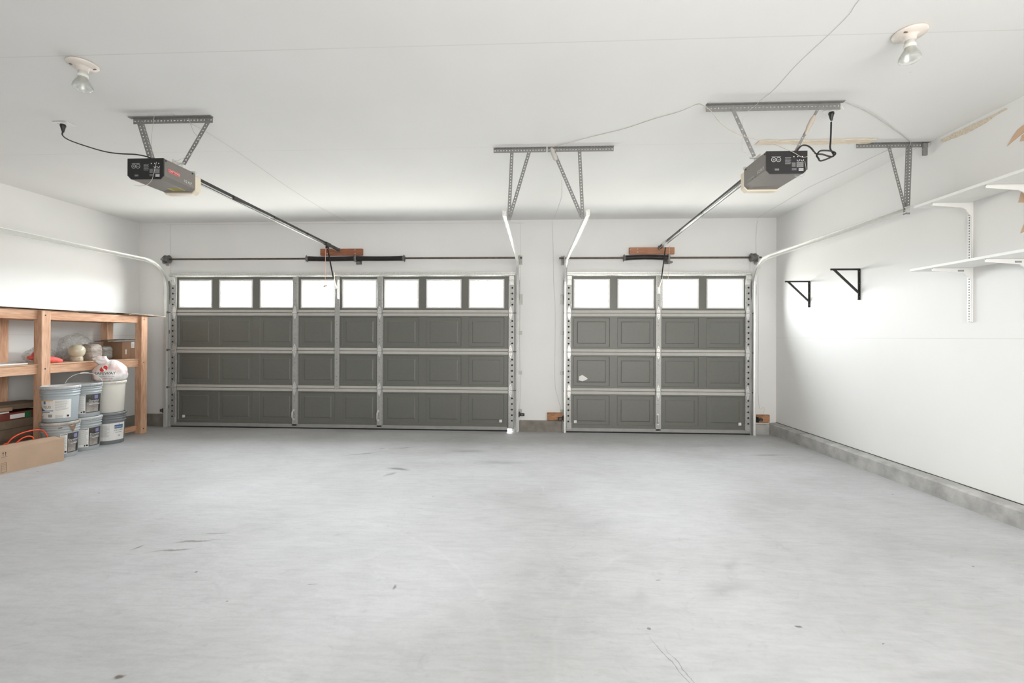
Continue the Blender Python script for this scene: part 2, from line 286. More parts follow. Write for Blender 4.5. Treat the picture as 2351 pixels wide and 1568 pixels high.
# ------------------------------------------------------------------ geometry helpers
OFF = {}
class MB:
    def __init__(s): s.v = []; s.f = []; s.m = []; s.mi = 0; s.sm = []
    def add(s, vs, fs, smooth=False):
        b = len(s.v); s.v += [tuple(v) for v in vs]
        for f in fs: s.f.append([i+b for i in f]); s.m.append(s.mi); s.sm.append(smooth)
        return s
    def box(s, x0, x1, y0, y1, z0, z1):
        vs = [(x, y, z) for z in (z0, z1) for y in (y0, y1) for x in (x0, x1)]
        return s.add(vs, [(0, 2, 3, 1), (4, 5, 7, 6), (0, 1, 5, 4), (2, 6, 7, 3), (0, 4, 6, 2), (1, 3, 7, 5)])
    def bbox(s, x0, x1, y0, y1, z0, z1, b=.004):
        """box with bevelled edges"""
        if x0 > x1: x0, x1 = x1, x0
        if y0 > y1: y0, y1 = y1, y0
        if z0 > z1: z0, z1 = z1, z0
        vs = []; idx = {}
        X, Y, Z = (x0, x1), (y0, y1), (z0, z1)
        for i in (0, 1):
            for j in (0, 1):
                for k in (0, 1):
                    sx, sy, sz = (1, -1)[i], (1, -1)[j], (1, -1)[k]
                    for a, (dx, dy, dz) in enumerate(((0, b, b), (b, 0, b), (b, b, 0))):
                        idx[(i, j, k, a)] = len(vs); vs.append((X[i]+sx*dx, Y[j]+sy*dy, Z[k]+sz*dz))
        fs = []
        g = lambda i, j, k, a: idx[(i, j, k, a)]
        for i in (0, 1): fs.append([g(i, 0, 0, 0), g(i, 1, 0, 0), g(i, 1, 1, 0), g(i, 0, 1, 0)])
        for j in (0, 1): fs.append([g(0, j, 0, 1), g(1, j, 0, 1), g(1, j, 1, 1), g(0, j, 1, 1)])
        for k in (0, 1): fs.append([g(0, 0, k, 2), g(1, 0, k, 2), g(1, 1, k, 2), g(0, 1, k, 2)])
        for i in (0, 1):
            for j in (0, 1): fs.append([g(i, j, 0, 0), g(i, j, 1, 0), g(i, j, 1, 1), g(i, j, 0, 1)])
            for k in (0, 1): fs.append([g(i, 0, k, 0), g(i, 1, k, 0), g(i, 1, k, 2), g(i, 0, k, 2)])
        for j in (0, 1):
            for k in (0, 1): fs.append([g(0, j, k, 1), g(1, j, k, 1), g(1, j, k, 2), g(0, j, k, 2)])
            for i in (0, 1):
                for k in (0, 1):
                    if j == 0 or True: fs.append([g(i, j, k, 0), g(i, j, k, 1), g(i, j, k, 2)])
        return s.add(vs, fs)
    def tube(s, pts, r, n=8, caps=True, rs=None):
        pts = [Vector(p) for p in pts]; N = len(pts); rings = []
        t0 = (pts[1]-pts[0]).normalized(); u = t0.orthogonal().normalized()
        for i, p in enumerate(pts):
            t = (pts[min(i+1, N-1)]-pts[max(i-1, 0)]).normalized()
            u = (u - t*u.dot(t)); u = u.normalized() if u.length > 1e-6 else t.orthogonal().normalized()
            v = t.cross(u); rr = rs[i] if rs else r
            rings.append([p+(u*math.cos(2*PI*k/n)+v*math.sin(2*PI*k/n))*rr for k in range(n)])
        fs = []
        for i in range(N-1):
            for k in range(n):
                a, b = i*n+k, i*n+(k+1) % n; fs.append((a, b, b+n, a+n))
        vs = [q for r_ in rings for q in r_]
        s.add(vs, fs, True)
        if caps: s.add(rings[0], [tuple(range(n))[::-1]]); s.add(rings[-1], [tuple(range(n))])
        return s
    def lathe(s, prof, c=(0, 0, 0), axis='z', n=32, a0=0, a1=2*PI, smooth=True):
        """prof: (radius, height)"""
        full = abs(a1-a0-2*PI) < 1e-6; K = n if full else n+1; vs = []
        for r, h in prof:
            for k in range(K):
                a = a0+(a1-a0)*k/n; x, y = r*math.cos(a), r*math.sin(a)
                p = {'z': (x, y, h), 'x': (h, x, y), 'y': (x, h, y)}[axis]
                vs.append((c[0]+p[0], c[1]+p[1], c[2]+p[2]))
        fs = []
        for i in range(len(prof)-1):
            for k in range(n if full else n):
                a, b = i*K+k, i*K+(k+1) % K; fs.append((a, b, b+K, a+K))
        return s.add(vs, fs, smooth)
    def plate(s, pts, vec):
        """polygon (3D points) extruded by vec"""
        n = len(pts); pts = [Vector(p) for p in pts]; vec = Vector(vec)
        vs = pts+[p+vec for p in pts]
        fs = [tuple(range(n)), tuple(range(2*n-1, n-1, -1))]+[(i, (i+1) % n, (i+1) % n+n, i+n) for i in range(n)]
        return s.add(vs, fs)
    def beam(s, p0, p1, wv, hv):
        """bar from p0 to p1 with full width vectors wv, hv"""
        p0, p1, wv, hv = Vector(p0), Vector(p1), Vector(wv)/2, Vector(hv)/2
        q = [p0-wv-hv, p0+wv-hv, p0+wv+hv, p0-wv+hv]
        return s.plate(q, p1-p0)
    def build(s, name, mats, parent=None, solid=0, sub=0, origin=None):
        me = bpy.data.meshes.new(name)
        off = OFF.get(parent.name, Vector((0, 0, 0))) if parent else (Vector(origin) if origin else Vector((0, 0, 0)))
        me.from_pydata([Vector(v)-off for v in s.v], [], s.f)
        mats = mats if isinstance(mats, (list, tuple)) else [mats]
        for m in mats: me.materials.append(M[m])
        for p, mi, sm in zip(me.polygons, s.m, s.sm): p.material_index = mi; p.use_smooth = sm
        import bmesh
        bm = bmesh.new(); bm.from_mesh(me); bmesh.ops.recalc_face_normals(bm, faces=bm.faces); bm.to_mesh(me); bm.free()
        o = bpy.data.objects.new(name, me); COL.objects.link(o)
        if parent: o.parent = parent
        else: o.location = off
        OFF[o.name] = off
        if solid:
            md = o.modifiers.new('solid', 'SOLIDIFY'); md.thickness = solid; md.offset = 0
        if sub:
            md = o.modifiers.new('sub', 'SUBSURF'); md.levels = sub; md.render_levels = sub
        return o
def tag(o, label, cat=None, group=None, kind=None):
    if label: o['label'] = label
    if cat: o['category'] = cat
    if group: o['group'] = group
    if kind: o['kind'] = kind
    return o
def thing(name, loc, label, cat, group=None, kind=None):
    o = bpy.data.objects.new(name, None); COL.objects.link(o); o.location = loc; o.empty_display_size = .1
    OFF[o.name] = Vector(loc); return tag(o, label, cat, group, kind)
def spline(pts, n=6):
    """Catmull-Rom through the points"""
    P = [Vector(p) for p in pts]; P = [P[0]*2-P[1]]+P+[P[-1]*2-P[-2]]; out = []
    for i in range(1, len(P)-2):
        for k in range(n):
            t = k/n; a, b, c, d = P[i-1], P[i], P[i+1], P[i+2]
            out.append(.5*((2*b)+(c-a)*t+(2*a-5*b+4*c-d)*t*t+(3*b-a-3*c+d)*t**3))
    out.append(P[-2]); return out
def text_geo(txt, size):
    cu = bpy.data.curves.new('t', 'FONT'); cu.body = txt; cu.size = size; cu.align_x = 'CENTER'; cu.align_y = 'CENTER'; cu.resolution_u = 2
    o = bpy.data.objects.new('t', cu); COL.objects.link(o); bpy.context.view_layer.update()
    me = bpy.data.meshes.new_from_object(o.evaluated_get(bpy.context.evaluated_depsgraph_get()))
    vs = [tuple(v.co) for v in me.vertices]; fs = [tuple(p.vertices) for p in me.polygons]
    bpy.data.objects.remove(o); bpy.data.curves.remove(cu); bpy.data.meshes.remove(me)
    return vs, fs
def rect2(x0, x1, y0, y1, n=1):
    vs = []; fs = []
    for i in range(n+1):
        x = x0+(x1-x0)*i/n; vs += [(x, y0, 0), (x, y1, 0)]
    for i in range(n): fs.append((2*i, 2*i+2, 2*i+3, 2*i+1))
    return vs, fs
def ring2(cx, cy, r0, r1, n=20, a0=0, a1=2*PI):
    vs = []; fs = []
    for i in range(n+1):
        a = a0+(a1-a0)*i/n; vs += [(cx+r0*math.cos(a), cy+r0*math.sin(a), 0), (cx+r1*math.cos(a), cy+r1*math.sin(a), 0)]
    for i in range(n): fs.append((2*i, 2*i+2, 2*i+3, 2*i+1))
    return vs, fs
def put(mb, geo, fn, mi=0):
    mb.mi = mi; vs, fs = geo; mb.add([fn(v[0], v[1]) for v in vs], fs)

def zfloor(y): return -.022-.016*y if y < -.3 else -.0172+(-.038+.0172)*(y+.3)/.3

# ------------------------------------------------------------------ the shell
XL, XR, ZCE, YB = -.6306, 8.35, 2.895, -8.0
def structure(name, mb, m, label=None):
    o = mb.build(name, m); o['kind'] = 'structure'
    if label: o['label'] = label
    return o
mb = MB(); ys = [.16, 0, -.3, -1, -2, -3, -4, -5, -6, -7, YB]
for a, b in zip(ys[:-1], ys[1:]):
    za, zb = zfloor(min(a, 0)), zfloor(b)
    mb.add([(XL-.1, a, za), (XR+.1, a, za), (XR+.1, b, zb), (XL-.1, b, zb), (XL-.1, a, -.2), (XR+.1, a, -.2), (XR+.1, b, -.2), (XL-.1, b, -.2)], [(0, 1, 2, 3), (7, 6, 5, 4), (0, 3, 7, 4), (1, 5, 6, 2)])
structure('floor', mb, 'floor', 'pale grey stained concrete garage floor')
structure('ceiling', MB().box(XL-.1, XR+.1, YB-.1, .16, ZCE, ZCE+.15), 'ceiling', 'white painted drywall garage ceiling')
structure('wall_left', MB().box(XL-.12, XL, YB, .15, -.1, ZCE), 'wall_side', 'white painted wall behind the wooden rack')
structure('wall_right', MB().box(XR, XR+.12, YB, .15, .0, ZCE), 'wall_side', 'white painted wall carrying shelf brackets')
structure('wall_rear', MB().box(XL-.1, XR+.1, YB-.12, YB, -.1, ZCE), 'wall')
A0, A1, B0, B1, ZH = -.06, 4.775, 5.575, 7.945, 2.10
mb = MB()
mb.box(XL, A0, 0, .15, -.1, ZCE); mb.box(A1, B0, 0, .15, -.1, ZCE); mb.box(B1, XR, 0, .15, -.1, ZCE)
mb.box(A0, A1, 0, .15, ZH, ZCE); mb.box(B0, B1, 0, .15, ZH, ZCE)
structure('wall_front', mb, 'wall', 'white painted wall around both garage doors')
structure('driveway', MB().box(-1.5, 9.5, .16, 1.1, -.25, -.07), 'drive')
def curb(pts_y, xf, xw, name, m, rise):
    """kerb along a side wall, front face at xf, wall at xw, top follows the slab"""
    mb = MB(); vs = []; fs = []
    for y in pts_y:
        j = R.uniform(-.003, .003); zt = .122+.0095*-y+j
        vs += [(xf+j, y, zfloor(y)-.01), (xf, y, zt-.012), (xf+(.012 if xw > xf else -.012), y, zt), (xw, y, zt+rise), (xw, y, zfloor(y)-.01)]
    n = len(pts_y)
    for i in range(n-1):
        for k in range(5): a, b = i*5+k, i*5+(k+1) % 5; fs.append((a, b, b+5, a+5))
    fs += [(0, 1, 2, 3, 4), tuple((n-1)*5+k for k in range(5))[::-1]]
    mb.add(vs, fs); return structure(name, mb, m, 'rough grey concrete kerb at the foot of the %s wall' % ('right' if xw > xf else 'left'))
yy = [0-.2*i for i in range(41)]
curb(yy, 8.255, XR, 'baseboard_right', 'curb', .008)
curb(yy, -.55, XL, 'baseboard_left', 'curb_dark', .006)
structure('baseboard_front', MB().bbox(A1+.11, B0-.10, -.022, .002, -.08, .118, .008), 'curb_dark', 'concrete kerb between the two garage doors')
structure('trim_1', MB().bbox(8.05, 8.26, -.022, .002, -.08, .108, .008), 'curb', 'concrete kerb right of the small garage door')
structure('trim_2', MB().bbox(-.548, -.19, -.022, .002, -.08, .142, .008), 'curb_dark', 'concrete kerb left of the wide garage door')
mb = MB()
for a, b in zip(yy[:-1], yy[1:]):
    za, zb = .1215+.0095*-a+.008, .1215+.0095*-b+.008
    mb.add([(8.347, a, za), (8.347, b, zb), (8.347, b, zb+.006), (8.347, a, za+.006)], [(0, 1, 2, 3)])
    mb.add([(8.351, a, za), (8.351, b, zb), (8.351, b, zb+.006), (8.351, a, za+.006)], [(0, 1, 2, 3)])
structure('trim_3', mb, 'dark', 'dark gap line between kerb and right wall')

# ------------------------------------------------------------------ sectional doors
P, SEC = .597, .533
YD = -.03          # inner face plane
def door(name, x0, x1, w0, n, stiles, endw, label, handles, mid=None, gap_right=False):
    d = thing(name, ((x0+x1)/2, YD, 0), label, None, None, 'structure')
    zb = [0, SEC, 2*SEC, 3*SEC, 4*SEC]
    def panel(mb, a, b, c, e):
        """raised panel seen as two nested grooves"""
        def rc(i, y): return [(a+i, y, c+i), (b-i, y, c+i), (b-i, y, e-i), (a+i, y, e-i)]
        rings = [rc(0, YD), rc(.006, YD+.006), rc(.05, YD+.006), rc(.062, YD+.001)]
        base = [p for r in rings for p in r]; fs = []
        for k in range(3):
            for i in range(4): fs.append((k*4+i, k*4+(i+1) % 4, k*4+4+(i+1) % 4, k*4+4+i))
        fs.append((12, 13, 14, 15)); mb.add(base, fs)
    for si in range(4):
        z0, z1 = zb[si], zb[si+1]
        if si == 0: z0 = .0
        mb = MB(); win = si == 3
        pa = [(w0+i*P-(.0 if win else .005), w0+i*P+.4855+(.0 if win else .005)) for i in range(n)]
        c, e = (zb[si]+.066, zb[si+1]-.062) if not win else (zb[si]+.070, zb[si]+.466)
        q = lambda a, b, cc, ee: mb.add([(a, YD, cc), (b, YD, cc), (b, YD, ee), (a, YD, ee)], [(0, 1, 2, 3)])
        q(x0, x1, z0, c); q(x0, x1, e, z1)
        xs = [x0]+[v for p in pa for v in p]+[x1]
        for i in range(0, len(xs), 2): q(xs[i], xs[i+1], c, e)
        if win:
            for a, b in pa:   # reveal of each opening
                r0 = [(a, YD, c), (b, YD, c), (b, YD, e), (a, YD, e)]; r1 = [(v[0], YD+.04, v[2]) for v in r0]
                mb.add(r0+r1, [(i, (i+1) % 4, (i+1) % 4+4, i+4) for i in range(4)])
            yq = YD+.04; q2 = lambda a, b, cc, ee: mb.add([(a, yq, cc), (b, yq, cc), (b, yq, ee), (a, yq, ee)], [(0, 1, 2, 3)])
            q2(x0, x1, z0, c); q2(x0, x1, e, z1)
            for i in range(0, len(xs), 2): q2(xs[i], xs[i+1], c, e)
        else:
            for a, b in pa: panel(mb, a, b, c, e)
            q2 = MB
            mb.add([(x0, YD+.04, z0), (x1, YD+.04, z0), (x1, YD+.04, z1), (x0, YD+.04, z1)], [(0, 1, 2, 3)])
        for xx in (x0, x1): mb.add([(xx, YD, z0), (xx, YD+.04, z0), (xx, YD+.04, z1), (xx, YD, z1)], [(0, 1, 2, 3)])
        for zz in (z0, z1): mb.add([(x0, YD, zz), (x1, YD, zz), (x1, YD+.04, zz), (x0, YD+.04, zz)], [(0, 1, 2, 3)])
        if si: mb.box(x0, x1, YD+.002, YD+.036, z0-.02, z0+.02)
        so = mb.build('door_section', 'door', d)
        if win:
            for a, b in pa:
                f = MB(); t = .017
                for (u0, u1, v0, v1) in ((a-.004, b+.004, c-.004, c+t), (a-.004, b+.004, e-t, e+.004), (a-.004, a+t, c+t, e-t), (b-t, b+.004, c+t, e-t)):
                    f.box(u0, u1, YD-.004, YD+.012, v0, v1)
                fo = f.build('window_frame', 'frame', so)
                MB().box(a+.006, b-.006, YD+.008, YD+.011, c+.006, e-.006).build('pane', 'glass', fo)
    # pairs of pale rails along each joint, one piece between stiles
    cut = sorted([(x0, x0+endw)]+[(s-.038, s+.038) for s in stiles]+[(x1-endw, x1)])
    segs = [(cut[i][1], cut[i+1][0]) for i in range(len(cut)-1)]
    for z in zb[1:4]:
        for a, b in segs:
            m = MB(); m.bbox(a, b, YD-.012, YD, z+.003, z+.040, .004); m.bbox(a, b, YD-.012, YD, z-.044, z-.003, .004)
            m.build('joint_rail', 'rail', d)
    xe = x1-.09 if gap_right else x1
    MB().bbox(x0, xe, YD-.02, YD+.035, -.018, .028, .004).build('bottom_rail', 'bottom_rail', d)
    MB().box(x0, xe, YD-.012, YD+.03, -.036, -.018).build('rubber_seal', 'rubber', d)
    m = MB(); zt = 4*SEC   # stiffening strut along the top edge
    m.plate([(x0-.012, YD, zt-.03), (x0-.012, YD-.03, zt-.026), (x0-.012, YD-.045, zt-.012), (x0-.012, YD-.045, zt+.004), (x0-.012, YD-.02, zt+.012), (x0-.012, YD-.02, zt+.03), (x0-.012, YD, zt+.03)], (x1-x0+.024, 0, 0))
    m.build('top_strut', 'galv_l', d)
    # stiles
    def dots(m, x, z0, z1, yd=YD-.0205):
        m.mi = 1
        for z in [z0+.12, z0+.17, z1-.17, z1-.12]:
            m.lathe([(0, -.0006), (.0045, -.0006)], (x+R.uniform(-.003, .003), yd, z), 'y', 8)
        m.mi = 0
    for s in stiles:
        for si in range(4):
            m = MB(); m.bbox(s-.036, s+.036, YD-.020, YD+.001, zb[si]+.004, zb[si+1]-.004, .003); dots(m, s, zb[si], zb[si+1])
            m.box(s+.036, s+.044, YD-.004, YD, zb[si]+.004, zb[si+1]-.004)
            m.build('centre_stile', ['galv', 'dark'], d)
    if mid:
        m = MB(); m.bbox(mid-.034, mid+.034, YD-.022, YD-.004, SEC-.005, 4*SEC-.03, .003)
        for si in (1, 2): dots(m, mid, zb[si], zb[si+1], YD-.0225)
        m.build('reinforcing_stile', ['galv', 'dark'], d)
    for side, xa, xb in ((0, x0, x0+endw), (1, x1-endw, x1)):
        for si in range(4):
            m = MB(); m.bbox(xa, xb, YD-.022, YD+.001, zb[si]+.004, zb[si+1]-.004, .003); m.mi = 1
            xh = xa+.028 if side == 0 else xb-.028
            for k in range(5):
                m.lathe([(0, -.0008), (.013, -.0008)], (xh, YD-.0225, zb[si]+.115+k*.077), 'y', 14)
            for k in range(3): m.lathe([(0, -.0008), (.004, -.0008)], (xh+(.024 if side == 0 else -.024), YD-.0225, zb[si]+.14+k*.13), 'y', 8)
            m.build('end_stile', ['galv', 'dark'], d)
    # hinges, rollers
    def hinge(x, z, end):
        m = MB()
        leaf = [(-.021, .0), (-.023, .02), (-.014, .055), (-.006, .078), (0, .083), (.006, .078), (.014, .055), (.023, .02), (.021, 0)]
        y = YD-.0265
        m.plate([(x+a, y, z+.008+b) for a, b in leaf], (0, .0035, 0)); m.plate([(x+a, y, z-.008-b) for a, b in leaf], (0, .0035, 0))
        m.tube([(x-.03, y-.006, z), (x+.03, y-.006, z)], .009, 8); m.box(x-.024, x+.024, y-.004, y+.003, z-.01, z+.01)
        m.mi = 1
        for dz in (.03, .055, -.03, -.055): m.lathe([(0, -.001), (.0035, -.001)], (x, y, z+dz), 'y', 8)
        h = m.build('hinge', ['galv_l', 'dark'], d)
        if end:
            r = MB(); xo = x-.07*end[0] if False else end[1]
            r.tube([(x+end[0]*-.05, y-.008, z), (xo, y-.008, z)], .0055, 8); r.lathe([(.0, -.005), (.014, -.005), (.016, 0), (.014, .005), (0, .005)], (xo, y-.012, z), 'x', 16)
            r.build('roller', 'cast', h)
    for z in zb[1:4]:
        for s in stiles: hinge(s, z, None)
        hinge(x0+endw-.03, z, (1, x0-.035)); hinge(x1-endw+.03, z, (-1, x1+.035))
    # corner brackets
    for side, xa, sg in ((0, x0+.006, 1), (1, x1-.006, -1)):
        m = MB(); z = 4*SEC-.085
        xb = xa+sg*.062; lo, hi = min(xa, xb), max(xa, xb)
        m.box(lo, hi, YD-.026, YD-.002, z-.06, z+.075); m.plate([(lo, YD-.018, z+.055), (lo, YD-.045, z+.062), (lo, YD-.05, z+.03), (lo, YD-.03, z-.04), (lo, YD-.018, z-.045)], (.006, 0, 0))
        m.plate([(hi-.006, YD-.018, z+.055), (hi-.006, YD-.045, z+.062), (hi-.006, YD-.05, z+.03), (hi-.006, YD-.03, z-.04), (hi-.006, YD-.018, z-.045)], (.006, 0, 0))
        m.box(lo, hi, YD-.05, YD-.044, z+.01, z+.062)
        m.build('top_roller_bracket', 'galv_l', d)
        m = MB(); m.bbox(lo-.004, hi+.004, YD-.027, YD-.001, .03, .105, .003); m.box(lo, hi, YD-.033, YD-.027, .018, .034)
        m.build('bottom_bracket', 'galv', d)
    for hx, hz in handles:
        m = MB(); m.box(hx-.014, hx+.014, YD-.023, YD-.02, hz-.075, hz-.05); m.box(hx-.014, hx+.014, YD-.023, YD-.02, hz+.05, hz+.075)
        m.tube([(hx, YD-.013, hz-.055), (hx-.004, YD-.045, hz-.05), (hx-.006, YD-.05, hz-.03), (hx-.006, YD-.05, hz+.03), (hx-.004, YD-.045, hz+.05), (hx, YD-.013, hz+.055)], .009, 8)
        m.build('lift_handle', 'galv_l', d)
    return d
d1 = door('door_1', -.105, 4.81, 0, 8, [1.712, 2.925], .08, 'wide grey sectional garage door with eight windows', [(1.70, .16), (2.91, .16)], mid=2.318, gap_right=True)
d2 = door('door_2', 5.527, 7.988, 5.627, 4, [6.768], .066, 'small grey sectional garage door with four windows', [(6.766, .16)])
def sticker(d, pts, m='label', lab='small white paper sticker'):
    o = MB().plate([(x, YD+.0005, z) for x, z in pts], (0, -.002, 0)).build('sticker', m, d); o['label'] = lab
sq = lambda x, z: [(x-.019, z-.019), (x+.02, z-.017), (x+.018, z+.02), (x-.018, z+.018)]
sticker(d1, sq(.075, .115)); sticker(d1, sq(4.625, .105)); sticker(d2, sq(5.652, .11)); sticker(d2, sq(7.86, .105))
sticker(d2, [(5.700, .68), (5.745, .665), (5.80, .685), (5.822, .70), (5.795, .722), (5.745, .752), (5.702, .73)], 'label', 'torn cream paper label on panel')
# operator bracket on the wide door and the red-white top plate
MB().bbox(2.332, 2.352, YD-.052, YD-.02, 1.79, 2.06, .004).build('operator_bracket', 'white', d1)
MB().bbox(2.31, 2.35, YD-.05, YD-.02, 1.93, 1.965, .003).build('operator_pin', 'lens', d1)
MB().bbox(6.752, 6.78, YD-.045, YD-.01, 1.86, 1.96, .004).build('operator_bracket', 'galv_l', d2)

# ------------------------------------------------------------------ tracks
def track(xw, op, horiz, endy, endx, endz, label, stays, grp='steel door tracks'):
    """C-shaped roller track: xw web position, op opening direction (+1/-1)"""
    yv = -.078; t = thing('door_track', (xw, yv, zfloor(0)), label, 'door track', grp)
    Rb = .36; zt = 2.293
    path = [(yv, zfloor(0)+.002), (yv, .6), (yv, 1.2), (yv, zt-Rb)]
    arc = [(yv-Rb+Rb*math.cos(a), zt-Rb+Rb*math.sin(a)) for a in [PI/2*i/12 for i in range(1, 13)]]
    hz = [(yv-Rb+(endy-yv+Rb)*k/6, zt+(endz-zt)*k/6) for k in range(1, 7)]
    def sweep(path):
        m = MB(); prof = [(.030, -.025), (.030, -.019), (.016, -.022), (.0, -.024), (.0, .024), (.016, .022), (.030, .019), (.030, .025)]
        n = len(path); vs = []
        for i, (y, z) in enumerate(path):
            a = path[max(0, i-1)]; b = path[min(n-1, i+1)]; ty, tz = b[0]-a[0], b[1]-a[1]; L = math.hypot(ty, tz); ny, nz_ = tz/L, -ty/L
            f = max(0, min(1, (yv-.3-y)/(yv-.3-endy))); xo = xw+(endx-xw)*f
            for (u, v) in prof: vs.append((xo+op*u, y+ny*v, z+nz_*v))
        K = len(prof); fs = [(i*K+k, i*K+k+1, (i+1)*K+k+1, (i+1)*K+k) for i in range(n-1) for k in range(K-1)]
        m.add(vs, fs, False); return m
    sweep(path).build('vertical_track', 'track', t, solid=.002)
    sweep([path[-1]]+arc+hz).build('curved_track', 'track', t, solid=.002)
    # jamb brackets and flag bracket
    for z in (.22, .75, 1.3):
        m = MB(); xb = xw-op*.045; lo, hi = min(xw, xb), max(xw, xb)
        m.box(lo, hi, -.004, .0, z, z+.05); m.box(min(xw, xw-op*.003), max(xw, xw-op*.003), -.075, 0, z, z+.05); m.build('jamb_bracket', 'galv', t)
    xb = xw-op*.05
    m = MB(); m.plate([(xw-op*.004, -.001, 1.78), (xw-op*.004, -.10, 1.84), (xw-op*.004, -.10, 1.99), (xw-op*.004, -.001, 2.06)], (-op*.003, 0, 0))
    m.box(min(xw, xb), max(xw, xb), -.004, 0, 1.72, 1.86); m.build('flag_bracket', 'galv', t)
    m = MB(); m.box(min(endx-op*.002, endx+op*.032), max(endx-op*.002, endx+op*.032), endy-.004, endy, endz-.022, endz+.022)
    if abs(endy) < 2.45: m.box(min(endx, endx+op*.028), max(endx, endx+op*.028), endy-.03, endy-.006, endz+.022, endz+.025); m.build('end_stop', 'galv_l', t)
    return t
track(-.165, 1, True, -2.55, -.165, 2.30, 'steel roller track left of the wide door, running above the wooden rack', 0)
track(4.872, -1, True, -2.41, 4.838, 2.332, 'steel roller track at right edge of the wide door', 0)
track(5.492, 1, True, -2.41, 5.522, 2.328, 'steel roller track at left edge of the small door', 0)
track(8.035, -1, True, -2.40, 8.18, 2.335, 'steel roller track right of the small door, along the right wall', 0)

# ------------------------------------------------------------------ torsion shafts
def torsion(xa, xb, z, springs, centre, drums, plates, label):
    y = -.098; t = thing('torsion_bar', ((xa+xb)/2, y, z), label, 'torsion bar', 'torsion bars above the doors')
    MB().tube([(xa, y, z), (xb, y, z)], .0127, 14).build('shaft', 'shaft', t)
    for s0, s1, sag in springs:
        m = MB(); N = int(abs(s1-s0)/.0035); pts = []; rs = []
        for i in range(N+1):
            f = i/N; pts.append((s0+(s1-s0)*f, y, z+sag*math.sin(PI*f))); rs.append(.0315+(.0018 if i % 2 else -.0012)+.003*(abs(f-.5)*2)**8)
        m.tube(pts, .03, 18, True, rs); m.build('spring', 'spring', t)
    for x, sgn in centre['cones']:
        m = MB(); m.lathe([(.0135, 0), (.040, 0), (.042, .008), (.038, .014), (.034, .016), (.034, .03), (.022, .032), (.022, .045), (.0135, .045)], (x, y, z), 'x', 20)
        if sgn < 0: m.v = [(2*x-a[0], a[1], a[2]) for a in m.v]
        for k in range(4):
            a = k*PI/2+.5; m.tube([(x+sgn*.008, y+.03*math.cos(a), z+.03*math.sin(a)), (x+sgn*.008, y+.05*math.cos(a), z+.05*math.sin(a))], .006, 6)
        m.build('winding_cone', 'cast', t)
    cx = centre['x']; m = MB()
    m.lathe([(.0135, -.012), (.046, -.012), (.048, 0), (.046, .012), (.0135, .012)], (cx, y, z), 'x', 22)
    m.box(cx-.015, cx+.015, y, -.003, z-.03, z+.03); m.box(cx-.03, cx+.05, -.006, 0, z-.07, z+.045)
    m.bbox(cx+.01, cx+.055, y-.01, y+.03, z-.072, z-.045, .004)
    m.build('centre_bracket', 'cast', t)
    for x in drums:
        m = MB(); pr = [(.0135, -.03), (.052, -.03), (.056, -.026), (.056, -.02)]
        for k in range(7): pr += [(.048, -.018+k*.006), (.051, -.015+k*.006)]
        pr += [(.056, .026), (.056, .03), (.04, .03), (.025, .034), (.0135, .034)]
        m.lathe(pr, (x, y, z), 'x', 28); m.build('cable_drum', 'cast', t)
        MB().tube([(x+(.015 if x < 4 else -.015), y+.05, z), (x+(.012 if x < 4 else -.012), -.055, .06)], .0016, 5).build('lift_cable', 'galv', t)
    for x, sg in plates:
        m = MB(); m.plate([(x, -.001, z-.075), (x, -.115, z-.06), (x, -.125, z-.02), (x, -.12, z+.03), (x, -.08, z+.04), (x, -.001, z+.05)], (.004, 0, 0))
        m.box(min(x, x+sg*.04), max(x, x+sg*.04), -.004, 0, z-.08, z+.045)
        m.lathe([(.013, -.008), (.028, -.008), (.028, .01), (.013, .01)], (x, y, z), 'x', 16)
        m.build('end_bearing_plate', 'galv', t)
    return t
torsion(-.215, 4.915, 2.352, [(1.93, 2.585, -.006), (2.615, 3.26, -.004)], {'x': 2.60, 'cones': [(1.90, 1), (3.29, -1)]}, [-.125], [(-.185, -1), (4.875, 1)], 'long brown torsion bar with two black springs above the wide door')
torsion(5.42, 8.105, 2.343, [(6.315, 6.865, .010)], {'x': 6.885, 'cones': [(6.285, 1)]}, [7.995], [(5.488, -1), (8.055, 1)], 'shorter brown torsion bar with one black spring above the small door')

# ------------------------------------------------------------------ boards on the wall
def board(name, x0, x1, z0, z1, y1, m, screws, label, cat):
    t = thing(name, ((x0+x1)/2, 0, (z0+z1)/2), label, cat)
    MB().bbox(x0, x1, y1, 0, z0, z1, .003).build('board', m, t)
    for x, z in screws:
        MB().lathe([(0, -.003), (.006, -.0025), (.007, 0)], (x, y1, z), 'y', 10).build('bolt_head', 'galv_l', t)
    return t
board('header_board', 2.065, 2.67, 2.408, 2.502, -.038, 'redwood', [(2.165, 2.43), (2.565, 2.483), (2.565, 2.433)], 'reddish brown header board behind the long torsion bar', 'board')
board('header_board', 6.377, 6.985, 2.406, 2.497, -.038, 'orangewood', [(6.39, 2.465), (6.49, 2.475), (6.49, 2.432)], 'orange brown header board above the small door', 'board')
board('wood_block', 5.27, 5.475, .124, .229, -.04, 'block', [], 'rough wooden block on the pier kerb between the doors', 'wood block')
board('wood_block', 8.06, 8.25, .127, .235, -.04, 'block', [(8.24, .14)], 'rough wooden block right of the small door', 'wood block')

